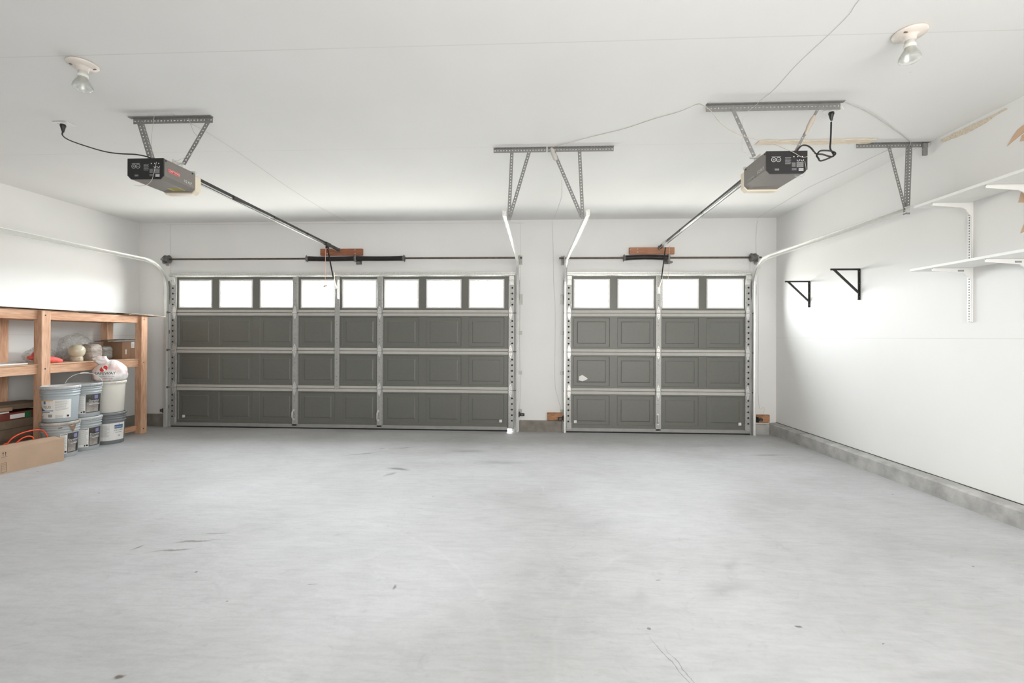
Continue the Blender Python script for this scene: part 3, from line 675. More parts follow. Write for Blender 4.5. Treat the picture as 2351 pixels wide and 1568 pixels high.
# ------------------------------------------------------------------ openers
def opener(cx, y0, y1, z0, z1, railx, rail_end, attach, label, flip, arm, pull, bottom_label):
    hw = .131; t = thing('garage_door_opener', (cx, y0, z0), label, 'garage door opener', 'ceiling garage door openers')
    c = .026
    prof = lambda g, dz=0: [(cx-hw-g, z1), (cx+hw+g, z1), (cx+hw+g, z0+c-dz), (cx+hw-c+g, z0-dz), (cx-hw+c-g, z0-dz), (cx-hw-g, z0+c-dz)]
    m = MB(); m.plate([(x, y0+.004, z) for x, z in prof(0)], (0, y1-y0-.004, 0)); h = m.build('housing', 'opener', t)
    m = MB(); m.plate([(x, y0-.004, z) for x, z in prof(.002)], (0, .010, 0)); m.build('control_panel', 'black', t)
    m = MB(); lp = prof(.001, .012); lo = [(cx+(x-cx)*.93, z1-.02-(z1-.02-z)*.93) for x, z in lp]
    A = [(x, y1, z if z < z1 else z1-.02) for x, z in lp]; B = [(x, y1+.05, z if z < z1 else z1-.02) for x, z in lp]; C_ = [(x, y1+.07, min(z, z1-.02)) for x, z in lo]
    n = 6; m.add(A+B+C_, [(i, (i+1) % n, (i+1) % n+n, i+n) for i in range(n)]+[(i+n, (i+1) % n+n, (i+1) % n+2*n, i+2*n) for i in range(n)]+[tuple(range(2*n, 3*n)), tuple(range(n))])
    m.build('light_lens', 'lens', t)
    # chassis plate and hanging tabs on top
    m = MB(); m.box(cx-hw+.01, cx+hw-.01, y0+.03, y1, z1, z1+.004)
    for sx in (-1, 1):
        m.box(cx+sx*(hw-.02)-.003, cx+sx*(hw-.02)+.003, (y0+y1)/2-.05, (y0+y1)/2+.05, z1+.004, z1+.035)
        m.tube([(cx+sx*(hw-.03), (y0+y1)/2, z1+.022), (cx+sx*(hw+.035), (y0+y1)/2, z1+.022)], .007, 6)
    m.box(cx-hw-.002, cx+hw+.002, y1-.008, y1+.01, z1-.004, z1+.016)
    m.build('mounting_plate', 'galv_l', t)
    # panel print
    m = MB(); f = lambda u, v: (cx+u, y0-.0048, (z0+z1)/2+v)
    for u in (-.086, -.054): put(m, ring2(u, .018, .0135, .0155), f)
    for k in range(-1, 2): put(m, rect2(-.092+0*k, -.080, .017+k*.004, .0182+k*.004), f)
    put(m, rect2(-.062, -.046, .015, .0165), f); put(m, rect2(-.1, -.04, .037, .0382), f)
    for k in range(6): put(m, rect2(-.012, .027-.004*(k % 2), .028-k*.008, .031-k*.008), f, 1)
    for k in range(5): put(m, rect2(.032, .056, -.006-k*.006, -.003-k*.006), f, 1)
    for k in range(7): put(m, rect2(.062, .107, -.004-k*.005, -.001-k*.005), f, 1)
    for u in (.073, .099): put(m, ring2(u, .014, .0065, .0095, 14, PI*.9, 2.15*PI), f)
    for u in (.045, .07, .1): put(m, ring2(u, .036, 0, .004, 8), f)
    for k in range(2): put(m, rect2(.076, .107, -.049-k*.009, -.043-k*.009), f); put(m, rect2(.032, .062, -.045-k*.007, -.0435-k*.007), f)
    for k in range(7): put(m, rect2(-.078+k*.004, -.0755+k*.004, -.055, -.042), f, 1)
    m.build('panel_print', ['print_w', 'print_g'], t)
    # brand and power lettering on the visible side
    sx = 1 if not flip else -1; xs = cx+sx*(hw+.0012)
    yc = (y0+y1)/2
    fs = lambda yo, zo: (lambda u, v: (xs, yc+yo+sx*u, zo+v))
    m = MB()
    if not flip:
        put(m, rect2(-.056, .056, -.014, .014), fs(-.058, z0+.077), 0)
        fr = lambda u, v: (xs+.0008, yc-.058+u, z0+.077+v)
        for r in ((-.053, .053, .0105, .0117), (-.053, .053, -.0117, -.0105), (-.053, -.0518, -.0117, .0117), (.0518, .053, -.0117, .0117)): put(m, rect2(*r), fr, 1)
        g = text_geo('CRAFTSMAN', .0195); put(m, g, fr, 1)
        g = text_geo('1/2 H.P.', .030); put(m, g, lambda u, v: (xs+.0002, yc+.077+u*.9, z0+.052+v), 1)
        m.build('brand_plate', ['print_r', 'print_w'], t)
    else:
        put(m, text_geo('1/2 H.P.', .032), lambda u, v: (xs, yc-.085-u, z0+.052+v), 1)
        put(m, text_geo('CRAFTSMAN', .017), lambda u, v: (xs, yc+.055-u, z0+.045+v), 2)
        for dy in (-.01, .03): put(m, ring2(0, 0, 0, .004, 8), lambda u, v: (xs, yc+dy+u, z0+.034+v), 0)
        m.build('brand_lettering', ['print_k', 'print_w', 'rail'], t)
    if bottom_label:
        m = MB(); f2 = lambda u, v: (cx+.045+u, y1-.075+v, z0-.0008)
        put(m, rect2(-.055, .05, -.035, .03), f2, 0)
        for k in range(5): put(m, rect2(-.03, .04, -.028+k*.011, -.024+k*.011), lambda u, v: (cx+.045+u, y1-.075+v, z0-.0014), 1)
        m.build('warning_label', ['label_y', 'print_k'], t)
    for dy in (.02, y1-y0-.03): m = MB(); m.lathe([(0, -.001), (.006, -.001), (.006, .001), (0, .001)], (xs, y0+dy, z1-.012), 'x', 8); m.build('screw', 'dark', t)
    # T rail
    p0 = Vector((railx, y1+.02, rail_end[0])); p1 = Vector((railx, -.085, rail_end[1]))
    r = MB(); r.beam(p0+Vector((0, 0, .012)), p1+Vector((0, 0, .012)), (.010, 0, 0), (0, 0, .03)); r.beam(p0-Vector((0, 0, .004)), p1-Vector((0, 0, .004)), (.036, 0, 0), (0, 0, .004))
    ra = r.build('rail', 'railblack', t)
    MB().tube([p0-Vector((.012, 0, .018)), p1-Vector((.012, 0, .018))], .003, 6).build('chain', 'galv_l', ra)
    MB().tube([p0-Vector((-.012, 0, .018)), p1-Vector((-.012, 0, .018))], .0035, 6).build('chain', 'blackmetal', ra)
    at = lambda y: p0+(p1-p0)*((y-p0.y)/(p1.y-p0.y))
    for yj in (-.85, -1.55, -2.2)[:2 if flip else 3]:
        q = at(yj); MB().bbox(q.x-.014, q.x+.014, q.y-.1, q.y+.1, q.z-.009, q.z+.02, .003).build('rail_clamp', 'railblack', ra)
    q = at(-.12); m = MB(); m.plate([(q.x-.014, -.039, attach-.03), (q.x+.014, -.039, attach-.03), (q.x+.014, -.039, attach+.03), (q.x-.014, -.039, attach+.03)], (0, -.004, 0))
    m.box(q.x-.013, q.x-.010, -.13, -.041, attach-.016, attach+.02); m.box(q.x+.010, q.x+.013, -.13, -.041, attach-.016, attach+.02)
    m.lathe([(0, -.014), (.016, -.014), (.018, 0), (.016, .014), (0, .014)], (q.x, -.125, q.z), 'x', 16)
    m.build('header_bracket', 'cast', t)
    # trolley, door arm, emergency pull
    ty = arm['y']; q = at(ty); m = MB(); m.bbox(q.x-.022, q.x+.022, ty-.07, ty+.07, q.z-.018, q.z+.026, .004); m.bbox(q.x-.014, q.x+.014, ty-.03, ty+.03, q.z-.055, q.z-.018, .004)
    tr = m.build('trolley', 'galv_l' if flip else 'black', t)
    a0 = Vector((q.x, ty, q.z-.045)); a1 = Vector(arm['mid']); a2 = Vector(arm['end'])
    ar = MB().beam(a0, a1, (.004, 0, 0), (0, .02, .006)).beam(a0+Vector((.004, 0, 0)), a1+Vector((.004, 0, 0)), (.012, 0, 0), (0, .008, 0)).build('door_arm', 'blackmetal', t)
    m = MB(); pts = spline([a1+Vector((.012, .01, .09)), a1+Vector((.012, .0, 0)), a1*.45+a2*.55+Vector((.0, .0, -.02)), a2], 5)
    for i in range(len(pts)-1): m.beam(pts[i], pts[i+1], (.005, 0, 0), (0, .018, .014))
    m.build('curved_arm', 'lens', ar)
    m = MB(); e = Vector(pull['end']); s = Vector((pull['x'], ty-.02, q.z-.04)); m.tube([s, (s+e)/2+Vector((.002, 0, 0)), e], .003, 6); pc = m.build('release_cord', 'cordpink' if not flip else 'wire_tan', t)
    m = MB()
    if not flip: m.tube([e+Vector((-.03, 0, -.01)), e+Vector((-.012, 0, -.004)), e+Vector((.012, 0, .0)), e+Vector((.032, 0, .008))], .008, 8, True, [.004, .010, .010, .004])
    else: m.tube([e+Vector((0, 0, 0)), e+Vector((.001, 0, -.03))], .006, 8)
    m.build('release_handle', 'brownplastic' if not flip else 'white', pc)
    return t, at
o1, at1 = opener(2.308, -3.2, -2.895, 2.384, 2.532, 2.336, (2.535, 2.478), 2.478, 'taupe garage door opener with a red brand plate, left under the ceiling', False,
                 {'y': -.40, 'mid': (2.316, -.17, 2.06), 'end': (2.335, -.085, 1.95)}, {'x': 2.32, 'end': (2.318, -.42, 1.935)}, True)
o2, at2 = opener(6.76, -3.2, -2.875, 2.364, 2.515, 6.775, (2.55, 2.487), 2.487, 'taupe garage door opener right under the ceiling, no red plate', True,
                 {'y': -.34, 'mid': (6.775, -.15, 2.05), 'end': (6.766, -.075, 1.92)}, {'x': 6.825, 'end': (6.822, -.30, 1.99)}, False)
# cords with plugs
def plug(p, m, mb=None):
    mb.mi = 0; mb.tube([p, p+Vector((0, 0, -.012)), p+Vector((0, 0, -.02)), p+Vector((.0, 0, -.045)), p+Vector((.002, 0, -.06))], .014, 10, True, [.017, .019, .016, .010, .006])
def cord(t, pts, m, r, name='power_cord', plug_at=None):
    mb = MB(); mb.tube(spline(pts, 6), r, 8); o = mb.build(name, m, t)
    if plug_at:
        m2 = MB(); plug(Vector(plug_at), None, m2); m2.build('plug', m, o)
    return o
cord(o1, [(1.495, -3.03, 2.815), (1.52, -3.05, 2.775), (1.62, -3.09, 2.72), (1.80, -3.12, 2.655), (1.95, -3.14, 2.61), (2.07, -3.15, 2.59), (2.20, -3.16, 2.578), (2.30, -3.16, 2.555), (2.31, -3.12, 2.535)], 'black', .0045, plug_at=(1.493, -3.025, 2.872))
cord(o2, [(7.180, -2.99, 2.80), (7.172, -3.0, 2.72), (7.157, -3.02, 2.65), (7.155, -3.02, 2.60), (7.166, -3.03, 2.565), (7.172, -3.03, 2.545), (7.150, -3.03, 2.540), (7.095, -3.02, 2.562), (7.069, -3.01, 2.560), (7.075, -3.02, 2.532), (7.093, -3.02, 2.515), (7.152, -3.04, 2.534), (7.178, -3.04, 2.558), (7.150, -3.03, 2.580), (7.09, -3.02, 2.586), (7.06, -3.02, 2.565), (7.018, -3.03, 2.602), (6.973, -3.05, 2.613), (6.92, -3.08, 2.595), (6.86, -3.12, 2.53)], 'black', .0055, plug_at=(7.184, -2.985, 2.872))

# ------------------------------------------------------------------ perforated angle brackets
def perf_flange(mb, p0, p1, wv, nrm, pitch=.0254, hole=.0055, slots=False, th=.0018):
    p0, p1, wv, nrm = Vector(p0), Vector(p1), Vector(wv), Vector(nrm).normalized()*th
    L = (p1-p0).length; n = max(1, int(round(L/pitch))); t = (p1-p0)/n; W = wv.length; wu = wv/W; tu = t.normalized(); st = t.length
    for i in range(n):
        c = p0+t*(i+.5)+wv*.5
        a, b = hole, hole
        if slots:
            k = i % 4; a, b = ((.009, .0042), (.0055, .0055), (.009, .0042), (.0042, .008))[k]
        out = []; inn = []
        for j in range(8):
            an = PI/4*j; ca, sa = math.cos(an), math.sin(an)
            ox = (st/2)*(1 if ca > .1 else -1 if ca < -.1 else 0); oy = (W/2)*(1 if sa > .1 else -1 if sa < -.1 else 0)
            out.append(c+tu*ox+wu*oy); inn.append(c+tu*(a*ca)+wu*(b*sa))
        vs = out+inn+[v+nrm for v in out]+[v+nrm for v in inn]
        fs = []
        for j in range(8):
            k = (j+1) % 8
            fs += [(j, k, 8+k, 8+j), (16+j, 24+j, 24+k, 16+k), (8+j, 8+k, 24+k, 24+j)]
            if j in (1, 2, 5, 6): fs.append((j, 16+j, 16+k, k))
            if (i == 0 and j in (3, 4)) or (i == n-1 and j in (0, 7)): fs.append((j, 16+j, 16+k, k))
        mb.add(vs, fs)
def bar(t, name, p0, p1, w=.030, yoff=0., lflange=0, slots=False, pitch=.0254, side=1):
    """strap facing the camera between two points given as (x, z) in plane y"""
    (x0, y, z0), (x1, _, z1) = p0, p1; d = Vector((x1-x0, 0, z1-z0)).normalized(); wv = Vector((d.z, 0, -d.x))*w*side
    a = Vector((x0, y+yoff, z0))-wv/2; b = Vector((x1, y+yoff, z1))-wv/2
    m = MB(); perf_flange(m, a, b, wv, (0, 1, 0), pitch, slots=slots)
    if lflange: e = wv if lflange > 0 else Vector((0, 0, 0)); perf_flange(m, a+e, b+e, Vector((0, .028, 0)), wv, pitch, slots=slots)
    return m.build(name, 'perf', t)
def top_angle(t, x0, x1, y, z0=2.858, slots=False, pitch=.0254):
    m = MB(); perf_flange(m, (x0, y, z0), (x1, y, z0), (0, 0, ZCE-.0005-z0), (0, 1, 0), pitch, slots=slots)
    perf_flange(m, (x0, y, ZCE-.003), (x1, y, ZCE-.003), (0, -.024, 0), (0, 0, 1), pitch, slots=slots)
    m.build('ceiling_angle', 'perf', t)
G = 'perforated steel ceiling hangers'
t = thing('ceiling_hanger', (2.385, -3.05, 2.55), 'perforated steel hanger carrying the left opener', 'ceiling hanger', G)
top_angle(t, 2.075, 2.69, -3.05, 2.852, True)
MB().box(2.06, 2.695, -3.082, -3.05, ZCE-.006, ZCE-.001).build('upper_angle', 'perf', t)
bar(t, 'strut', (2.118, -3.052, 2.870), (2.222, -3.052, 2.545), .032, lflange=1, side=-1)
bar(t, 'strut', (2.663, -3.052, 2.870), (2.468, -3.052, 2.545), .032)
t = thing('ceiling_hanger', (6.73, -3.08, 2.53), 'long perforated steel hanger carrying the right opener', 'ceiling hanger', G)
top_angle(t, 6.275, 7.185, -3.08, 2.846, True)
MB().box(6.28, 7.20, -3.108, -3.08, ZCE-.006, ZCE-.001).build('upper_angle', 'perf', t)
bar(t, 'strut', (6.455, -3.082, 2.868), (6.605, -3.082, 2.53), .026, pitch=.045)
bar(t, 'strut', (7.042, -3.082, 2.868), (6.872, -3.082, 2.535), .018, pitch=.05)
m = MB(); m.tube([(7.005, -3.088, 2.80), (6.99, -3.09, 2.77), (6.965, -3.09, 2.72), (6.945, -3.088, 2.67)], .014, 8, True, [.010, .017, .015, .008]); m.build('coiled_wire_bundle', 'wire_tan', t)
t = thing('ceiling_hanger', (4.95, -2.4, 2.3), 'perforated steel hanger holding the track end right of the wide door', 'ceiling hanger', G)
top_angle(t, 4.727, 5.181, -2.40)
bar(t, 'strut', (4.886, -2.403, 2.872), (4.861, -2.403, 2.275), .030); bar(t, 'strut', (5.036, -2.4, 2.870), (4.866, -2.4, 2.29), .030, yoff=.004)
t = thing('ceiling_hanger', (5.45, -2.4, 2.3), 'perforated steel hanger with cloth wrap, holding the track end left of the small door', 'ceiling hanger', G)
top_angle(t, 5.193, 5.755, -2.40)
bar(t, 'strut', (5.240, -2.4, 2.875), (5.486, -2.4, 2.30), .030, yoff=.004); bar(t, 'strut', (5.464, -2.403, 2.872), (5.495, -2.403, 2.282), .030)
m = MB(); m.tube([(5.222, -2.405, 2.888), (5.236, -2.405, 2.865), (5.238, -2.408, 2.845), (5.25, -2.408, 2.825), (5.258, -2.405, 2.80), (5.27, -2.403, 2.785)], .02, 10, True, [.012, .022, .018, .023, .021, .014])
m.build('cloth_wrap', 'wire', t)
t = thing('ceiling_hanger', (8.1, -2.38, 2.3), 'perforated steel hanger in the corner of ceiling and right wall', 'ceiling hanger', G)
top_angle(t, 7.768, 8.345, -2.38)
bar(t, 'strut', (8.196, -2.39, 2.875), (8.176, -2.39, 2.30), .030, lflange=1); bar(t, 'strut', (8.026, -2.384, 2.875), (8.160, -2.384, 2.34), .026)
MB().box(8.29, 8.325, -2.40, -2.385, 2.785, 2.885).build('end_tab', 'perf', t)

# ------------------------------------------------------------------ ceiling lamps and outlets
def lamp(x, y, label):
    t = thing('ceiling_lamp', (x, y, 2.72), label, 'ceiling lamp', 'bare bulb ceiling lamps'); c = (x, y, ZCE)
    MB().lathe([(0, -.0005), (.074, -.001), (.078, -.006), (.074, -.014), (.045, -.020), (.030, -.026), (.027, -.046), (.0, -.046)], c, 'z', 40).build('lampholder_base', 'lamp_cream', t)
    for a in (.6, .6+PI): m = MB(); m.bbox(x+.052*math.cos(a)-.010, x+.052*math.cos(a)+.010, y+.052*math.sin(a)-.006, y+.052*math.sin(a)+.006, ZCE-.020, ZCE-.012, .002); m.build('screw_recess', 'rust', t)
    MB().lathe([(0, -.046), (.022, -.046), (.022, -.062), (.026, -.064), (.028, -.078), (.024, -.082), (0, -.082)], c, 'z', 24).build('socket', 'lamp_white', t)
    b = MB().lathe([(.022, -.080), (.024, -.088), (.034, -.105), (.046, -.126), (.048, -.136)], c, 'z', 32).build('bulb_reflector', 'reflector', t)
    MB().lathe([(.048, -.136), (.049, -.143), (.046, -.152), (.034, -.160), (.018, -.164), (0, -.165)], c, 'z', 32).build('bulb_face', 'bulb', b)
lamp(2.375, -3.722, 'bare reflector bulb lamp on ceiling above the left opener')
lamp(7.070, -3.805, 'bare reflector bulb lamp on ceiling above the right opener')
def outlet(x, y, rot, label, pl):
    t = thing('ceiling_outlet', (x, y, ZCE), label, 'outlet', 'ceiling power outlets')
    c, s = math.cos(rot), math.sin(rot)
    m = MB(); m.bbox(x-.058, x+.058, y-.036, y+.036, ZCE-.006, ZCE-.0005, .002); m.v = [(x+(a-x)*c-(b-y)*s, y+(a-x)*s+(b-y)*c, z) for a, b, z in m.v]; m.build('cover_plate', 'white', t)
    m = MB(); u = -.028 if pl > 0 else .028; m.bbox(x+u-.016, x+u+.016, y-.014, y+.014, ZCE-.009, ZCE-.006, .001); m.mi = 1
    for k in (-.006, .006): m.box(x+u+k-.001, x+u+k+.001, y-.005, y+.005, ZCE-.0096, ZCE-.009)
    m.v = [(x+(a-x)*c-(b-y)*s, y+(a-x)*s+(b-y)*c, z) for a, b, z in m.v]; m.build('receptacle', ['lamp_cream', 'dark'], t)
outlet(1.467, -2.993, .0, 'white ceiling outlet left, with the left opener plugged in', 1)
outlet(7.205, -2.972, -.75, 'white ceiling outlet right, with the right opener plugged in', -1)

# ------------------------------------------------------------------ thin wires
def wire(pts, label, m='wire', r=.0016, n=4, jit=.0):
    q = [Vector(p)+Vector((R.uniform(-jit, jit), R.uniform(-jit, jit), 0)) for p in pts]
    o = MB().tube(spline(q, n), r, 5).build('bell_wire', m, origin=q[0]); tag(o, label, 'wire', 'thin bell wires'); return o
zc = ZCE-.003
wire([(6.635, -4.4, zc), (6.635, -4.067, zc), (6.654, -3.963, zc), (6.652, -3.815, zc), (6.635, -3.542, zc), (6.644, -3.28, zc), (6.618, -3.13, zc-.004), (6.588, -3.135, 2.857), (6.525, -3.13, 2.807), (6.504, -3.13, 2.763), (6.507, -3.13, 2.688), (6.499, -3.13, 2.569), (6.519, -3.13, 2.538), (6.60, -3.13, 2.53)], 'thin wire running down ceiling from top edge of photo to the right opener', r=.0011)
wire([(5.21, -2.415, zc-.004), (5.547, -2.612, zc), (5.768, -2.735, zc), (5.962, -2.891, zc), (6.12, -2.997, zc), (6.208, -3.098, zc), (6.23, -3.16, 2.85), (6.277, -3.16, 2.817), (6.341, -3.16, 2.733), (6.423, -3.16, 2.672), (6.516, -3.16, 2.631), (6.655, -3.17, 2.593), (6.741, -3.19, 2.542), (6.80, -3.212, 2.50), (6.85, -3.215, 2.468), (6.89, -3.215, 2.473), (6.93, -3.21, 2.50)], 'tan wire sagging across ceiling between the central hanger and the right opener', 'wire_tan', .002)
wire([(7.20, -3.10, zc), (7.327, -3.023, zc), (7.432, -2.957, zc), (7.592, -2.86, zc), (7.839, -2.676, zc), (8.146, -2.429, zc), (8.19, -2.40, 2.87)], 'twisted wire from the right outlet to the corner hanger', 'wire', .0022, 4, .008)
wire([(8.19, -2.35, zc), (8.126, -2.273, zc), (8.084, -1.763, zc), (8.034, -1.29, zc), (8.058, -.735, zc), (8.095, -.02, zc), (8.095, -.004, 2.85), (8.078, -.004, 2.541), (8.108, -.004, 2.069), (8.116, -.004, 1.362), (8.118, -.004, .392), (8.19, -.004, .334), (8.182, -.006, .24)], 'thin wire stapled down the wall right of the small door', 'wire', .0014)
wire([(2.43, -3.12, zc), (2.441, -2.983, zc), (2.469, -2.812, zc), (2.456, -2.329, zc), (2.396, -1.492, zc), (2.383, -.649, zc), (2.43, -.01, zc)], 'thin wire crossing ceiling from the left opener to the front wall', 'wire', .0012)
wire([(-.163, -.003, 2.3), (-.165, -.003, 2.683), (-.163, -.003, 2.83), (-.163, -.003, 2.865), (-.155, -.003, 2.871), (-.12, -.003, 2.871), (0, -.003, 2.871), (2.458, -.003, 2.862), (4.75, -.003, 2.853), (4.84, -.003, 2.852), (4.875, -.003, 2.85), (4.887, -.003, 2.842), (4.889, -.003, 2.82), (4.89, -.003, 2.75), (4.892, -.003, 2.076), (4.883, -.003, 1.231), (4.898, -.003, .507), (4.885, -.003, .245)], 'thin wire framing the wall above the wide door', 'wire', .0012, 3)
wire([(5.364, -1.591, zc), (5.395, -1.08, zc), (5.384, -.737, zc), (5.359, -.238, zc), (5.328, -.014, zc), (5.328, -.004, 2.828), (5.341, -.004, 2.557), (5.349, -.004, 2.075), (5.375, -.004, 1.594), (5.372, -.004, .692), (5.409, -.004, .452), (5.46, -.004, .272), (5.478, -.004, .18)], 'thin wire down the pier between the two doors', 'wire', .0014)
wire([(2.31, -3.13, 2.892), (2.30, -3.13, 2.815), (2.286, -3.13, 2.704), (2.293, -3.13, 2.624), (2.29, -3.13, 2.54)], 'short pale wire hanging from ceiling onto top of the left opener', 'wire_tan', .0014)
wire([(2.535, -3.09, 2.87), (2.584, -3.1, 2.762), (2.628, -3.1, 2.707), (2.608, -3.1, 2.659), (2.55, -3.09, 2.60), (2.48, -3.1, 2.56), (2.42, -3.1, 2.54)], 'pale wire looped beside the right strut of the left opener', 'wire', .0016)
wire([(2.40, -3.215, 2.50), (2.385, -3.22, 2.42), (2.37, -3.22, 2.37), (2.33, -3.22, 2.335), (2.27, -3.22, 2.33), (2.24, -3.22, 2.338)], 'wire end curling below the left opener', 'wire', .0014)
wire([(6.87, -3.215, 2.44), (6.875, -3.22, 2.38), (6.86, -3.22, 2.345), (6.83, -3.22, 2.335), (6.80, -3.22, 2.342)], 'wire end curling below the right opener', 'wire', .0012)

# ------------------------------------------------------------------ safety sensors
def sensor(x, z, sg, label, y=-.0, tall=False):
    yw = y; t = thing('safety_sensor', (x, yw, z), label, 'safety sensor', 'door safety sensors')
    MB().bbox(x-.030, x+.030, yw-.052, yw-.012, z-.018, z+.018, .005).build('housing', 'black', t)
    m = MB(); 
    for k in (-.008, .008): m.lathe([(0, -.001), (.004, -.001)], (x+k, yw-.0525, z), 'y', 10)
    m.build('indicator', 'print_w', t)
    m = MB(); xb = x-sg*.042; m.box(min(x-sg*.028, xb), max(x-sg*.028, xb), yw-.06, yw, z-.014, z+.03); m.box(xb-.006, xb+.006, yw-.08, yw, z-.03, z+.038); m.build('bracket', 'blackmetal', t)
sensor(-.235, .195, -1, 'black safety sensor left of the wide door')
sensor(4.925, .198, 1, 'black safety sensor right of the wide door, on bare wall')
sensor(5.445, .155, -1, 'black safety sensor on the pier wood block left of the small door', -.04)
sensor(8.105, .175, 1, 'black safety sensor on the wood block right of the small door', -.04)

# ------------------------------------------------------------------ right wall: brackets, shelves, torn drywall
def tri_bracket(y, z, label):
    t = thing('triangular_shelf_bracket', (XR, y, z-.16), label, 'bracket', 'black triangular brackets on the right wall')
    b = .010; m = MB()
    m.bbox(8.062, XR-.003, y-b, y+b, z-.006, z, .002); m.bbox(8.062, XR-.003, y-.002, y+.002, z-.018, z-.006, .0005); m.build('top_arm', 'blackmetal', t)
    MB().bbox(XR-.006, XR, y-b, y+b, z-.315, z-.004, .002).bbox(XR-.022, XR-.006, y-.0025, y+.0025, z-.315, z-.006, .0005).build('wall_arm', 'blackmetal', t)
    MB().beam((8.098, y, z-.010), (XR-.010, y, z-.245), (0, .014, 0), (.013, 0, .013)).build('diagonal_brace', 'blackmetal', t)
    for dz in (-.03, -.15, -.285): m = MB(); m.lathe([(0, 0), (.004, 0), (.004, -.003), (0, -.003)], (XR-.006, y, z+dz), 'x', 8); m.build('screw', 'galv_l', t)
tri_bracket(-.750, 1.950, 'black triangular bracket nearest the front corner')
tri_bracket(-1.582, 1.970, 'black triangular bracket nearer the white shelves')
t = thing('shelf_standard', (XR, -2.762, 1.395), 'white slotted shelf standard below both white shelves', 'shelf rail')
m = MB(); y = -2.750
m.box(XR-.004, XR, y-.014, y+.014, 1.395, 2.37); m.box(XR-.016, XR-.004, y-.014, y-.011, 1.395, 2.37); m.box(XR-.016, XR-.004, y+.011, y+.014, 1.395, 2.37)
m.box(XR-.017, XR-.015, y-.014, y-.004, 1.395, 2.37); m.box(XR-.017, XR-.015, y+.004, y+.014, 1.395, 2.37)
for k in range(48): m.box(XR-.017, XR-.015, y-.004, y+.004, 1.40+k*.02, 1.409+k*.02)
m.build('slotted_channel', 'white', t)
MB().box(XR-.0045, XR-.004, y-.0035, y+.0035, 1.4, 2.36).build('slot_shadow_gap', 'cast', t)
t = thing('shelf_standard', (XR, -3.175, 1.395), 'second white slotted shelf standard at the right edge of the photo', 'shelf rail')
MB().box(XR-.016, XR, -3.189, -3.161, 1.395, 2.37).build('slotted_channel', 'white', t)
def shelf(z, y0, label):
    t = thing('wall_shelf', (8.2, y0, z), label, 'shelf', 'white wall shelves')
    MB().bbox(8.045, XR-.018, -4.4, y0, z, z+.020, .002).build('shelf_board', 'white_board', t)
def arm(y, z, curved, label):
    t = thing('shelf_bracket', (XR-.016, y, z), label, 'bracket', 'white shelf brackets')
    xa = 8.058; xb = XR-.017
    pr = [(xa, z-.001), (xa, z-.020)]
    if curved: pr += [(xb-.11, z-.034), (xb-.07, z-.036), (xb-.035, z-.052), (xb-.012, z-.085), (xb, z-.10)]
    else: pr += [(xb-.06, z-.036), (xb-.02, z-.066), (xb, z-.085)]
    pr += [(xb, z-.001)]
    MB().plate([(x, y-.004, zz) for x, zz in pr], (0, .008, 0)).build('arm', 'white', t)
    MB().box(xa, xb, y-.010, y+.010, z-.004, z-.0005).build('flange', 'white', t)
    if not curved:
        m = MB(); f = lambda u, v: (8.26+u, y-.0046, z-.020+v)
        put(m, rect2(-.022, .022, -.006, .006), f, 0)
        for k in range(3): put(m, rect2(-.020+k*.014, -.010+k*.014, -.004, .004), lambda u, v: (8.26+u, y-.005, z-.020+v), 1)
        m.build('price_sticker', ['print_g', 'print_g'], t)
shelf(2.286, -2.612, 'upper white shelf on the right wall'); shelf(1.797, -2.574, 'lower white shelf on the right wall')
arm(-2.762, 2.285, True, 'white bracket under the upper shelf, at the visible standard'); arm(-3.165, 2.285, True, 'white bracket under the upper shelf at the right edge of the photo')
arm(-2.762, 1.796, False, 'white bracket under the lower shelf, at the visible standard'); arm(-3.165, 1.796, False, 'white bracket under the lower shelf at the right edge of the photo')
def tornstrip(pts, th, m, label, origin, vec):
    o = MB().plate(pts, vec).build('torn_drywall', m, origin=origin); tag(o, label, 'torn drywall'); return o
top = []; bot = []
for i in range(24):
    x = 6.93+i*.0405; top.append((x, -2.475+R.uniform(-.012, .008), ZCE-.008)); bot.append((x, -2.395+R.uniform(-.018, .012), ZCE-.008))
o = tornstrip(top+bot[::-1], 0, 'torn', 'ragged tan strip of torn ceiling drywall behind the right opener', (7.4, -2.43, ZCE), (0, 0, .0075))
top = []; bot = []
for i in range(14):
    f = i/13; yq = -2.50-f*.5; top.append((XR-.006, yq, 2.872+R.uniform(-.004, .002)-.002*f)); bot.append((XR-.006, yq-.01, 2.872-.012-.034*math.sin(PI*min(1, f*1.15+.05))**.5+R.uniform(-.006, .004)))
tornstrip(top+bot[::-1], 0, 'torn', 'ragged tan strip of torn drywall high on the right wall', (XR, -2.7, 2.85), (.0055, 0, 0))
for P_, lab in (([(-3.007, 2.602), (-3.05, 2.66), (-3.075, 2.685), (-3.16, 2.72), (-3.16, 2.665), (-3.09, 2.64)], 'brown pointed torn paper patch highest on the right wall'),
               ([(-3.092, 2.60), (-3.105, 2.635), (-3.16, 2.655), (-3.16, 2.58)], 'brown torn paper patch just under the highest pointed patch'),
               ([(-3.10, 2.255), (-3.082, 2.19), (-3.16, 2.17), (-3.16, 2.28)], 'brown torn paper patch right under the upper white shelf'),
               ([(-3.095, 1.98), (-3.125, 2.05), (-3.16, 2.13), (-3.16, 2.01)], 'slanted brown torn paper patch between the two white shelves'),
               ([(-3.108, 1.75), (-3.118, 1.785), (-3.16, 1.80), (-3.16, 1.73)], 'small brown torn paper patch under the lower white shelf')):
    o = MB().plate([(XR-.004, a, b) for a, b in P_], (.0035, 0, 0)).build('torn_drywall', 'paper', origin=(XR, P_[0][0], P_[0][1])); tag(o, lab, 'torn drywall', 'torn paper patches on the right wall')

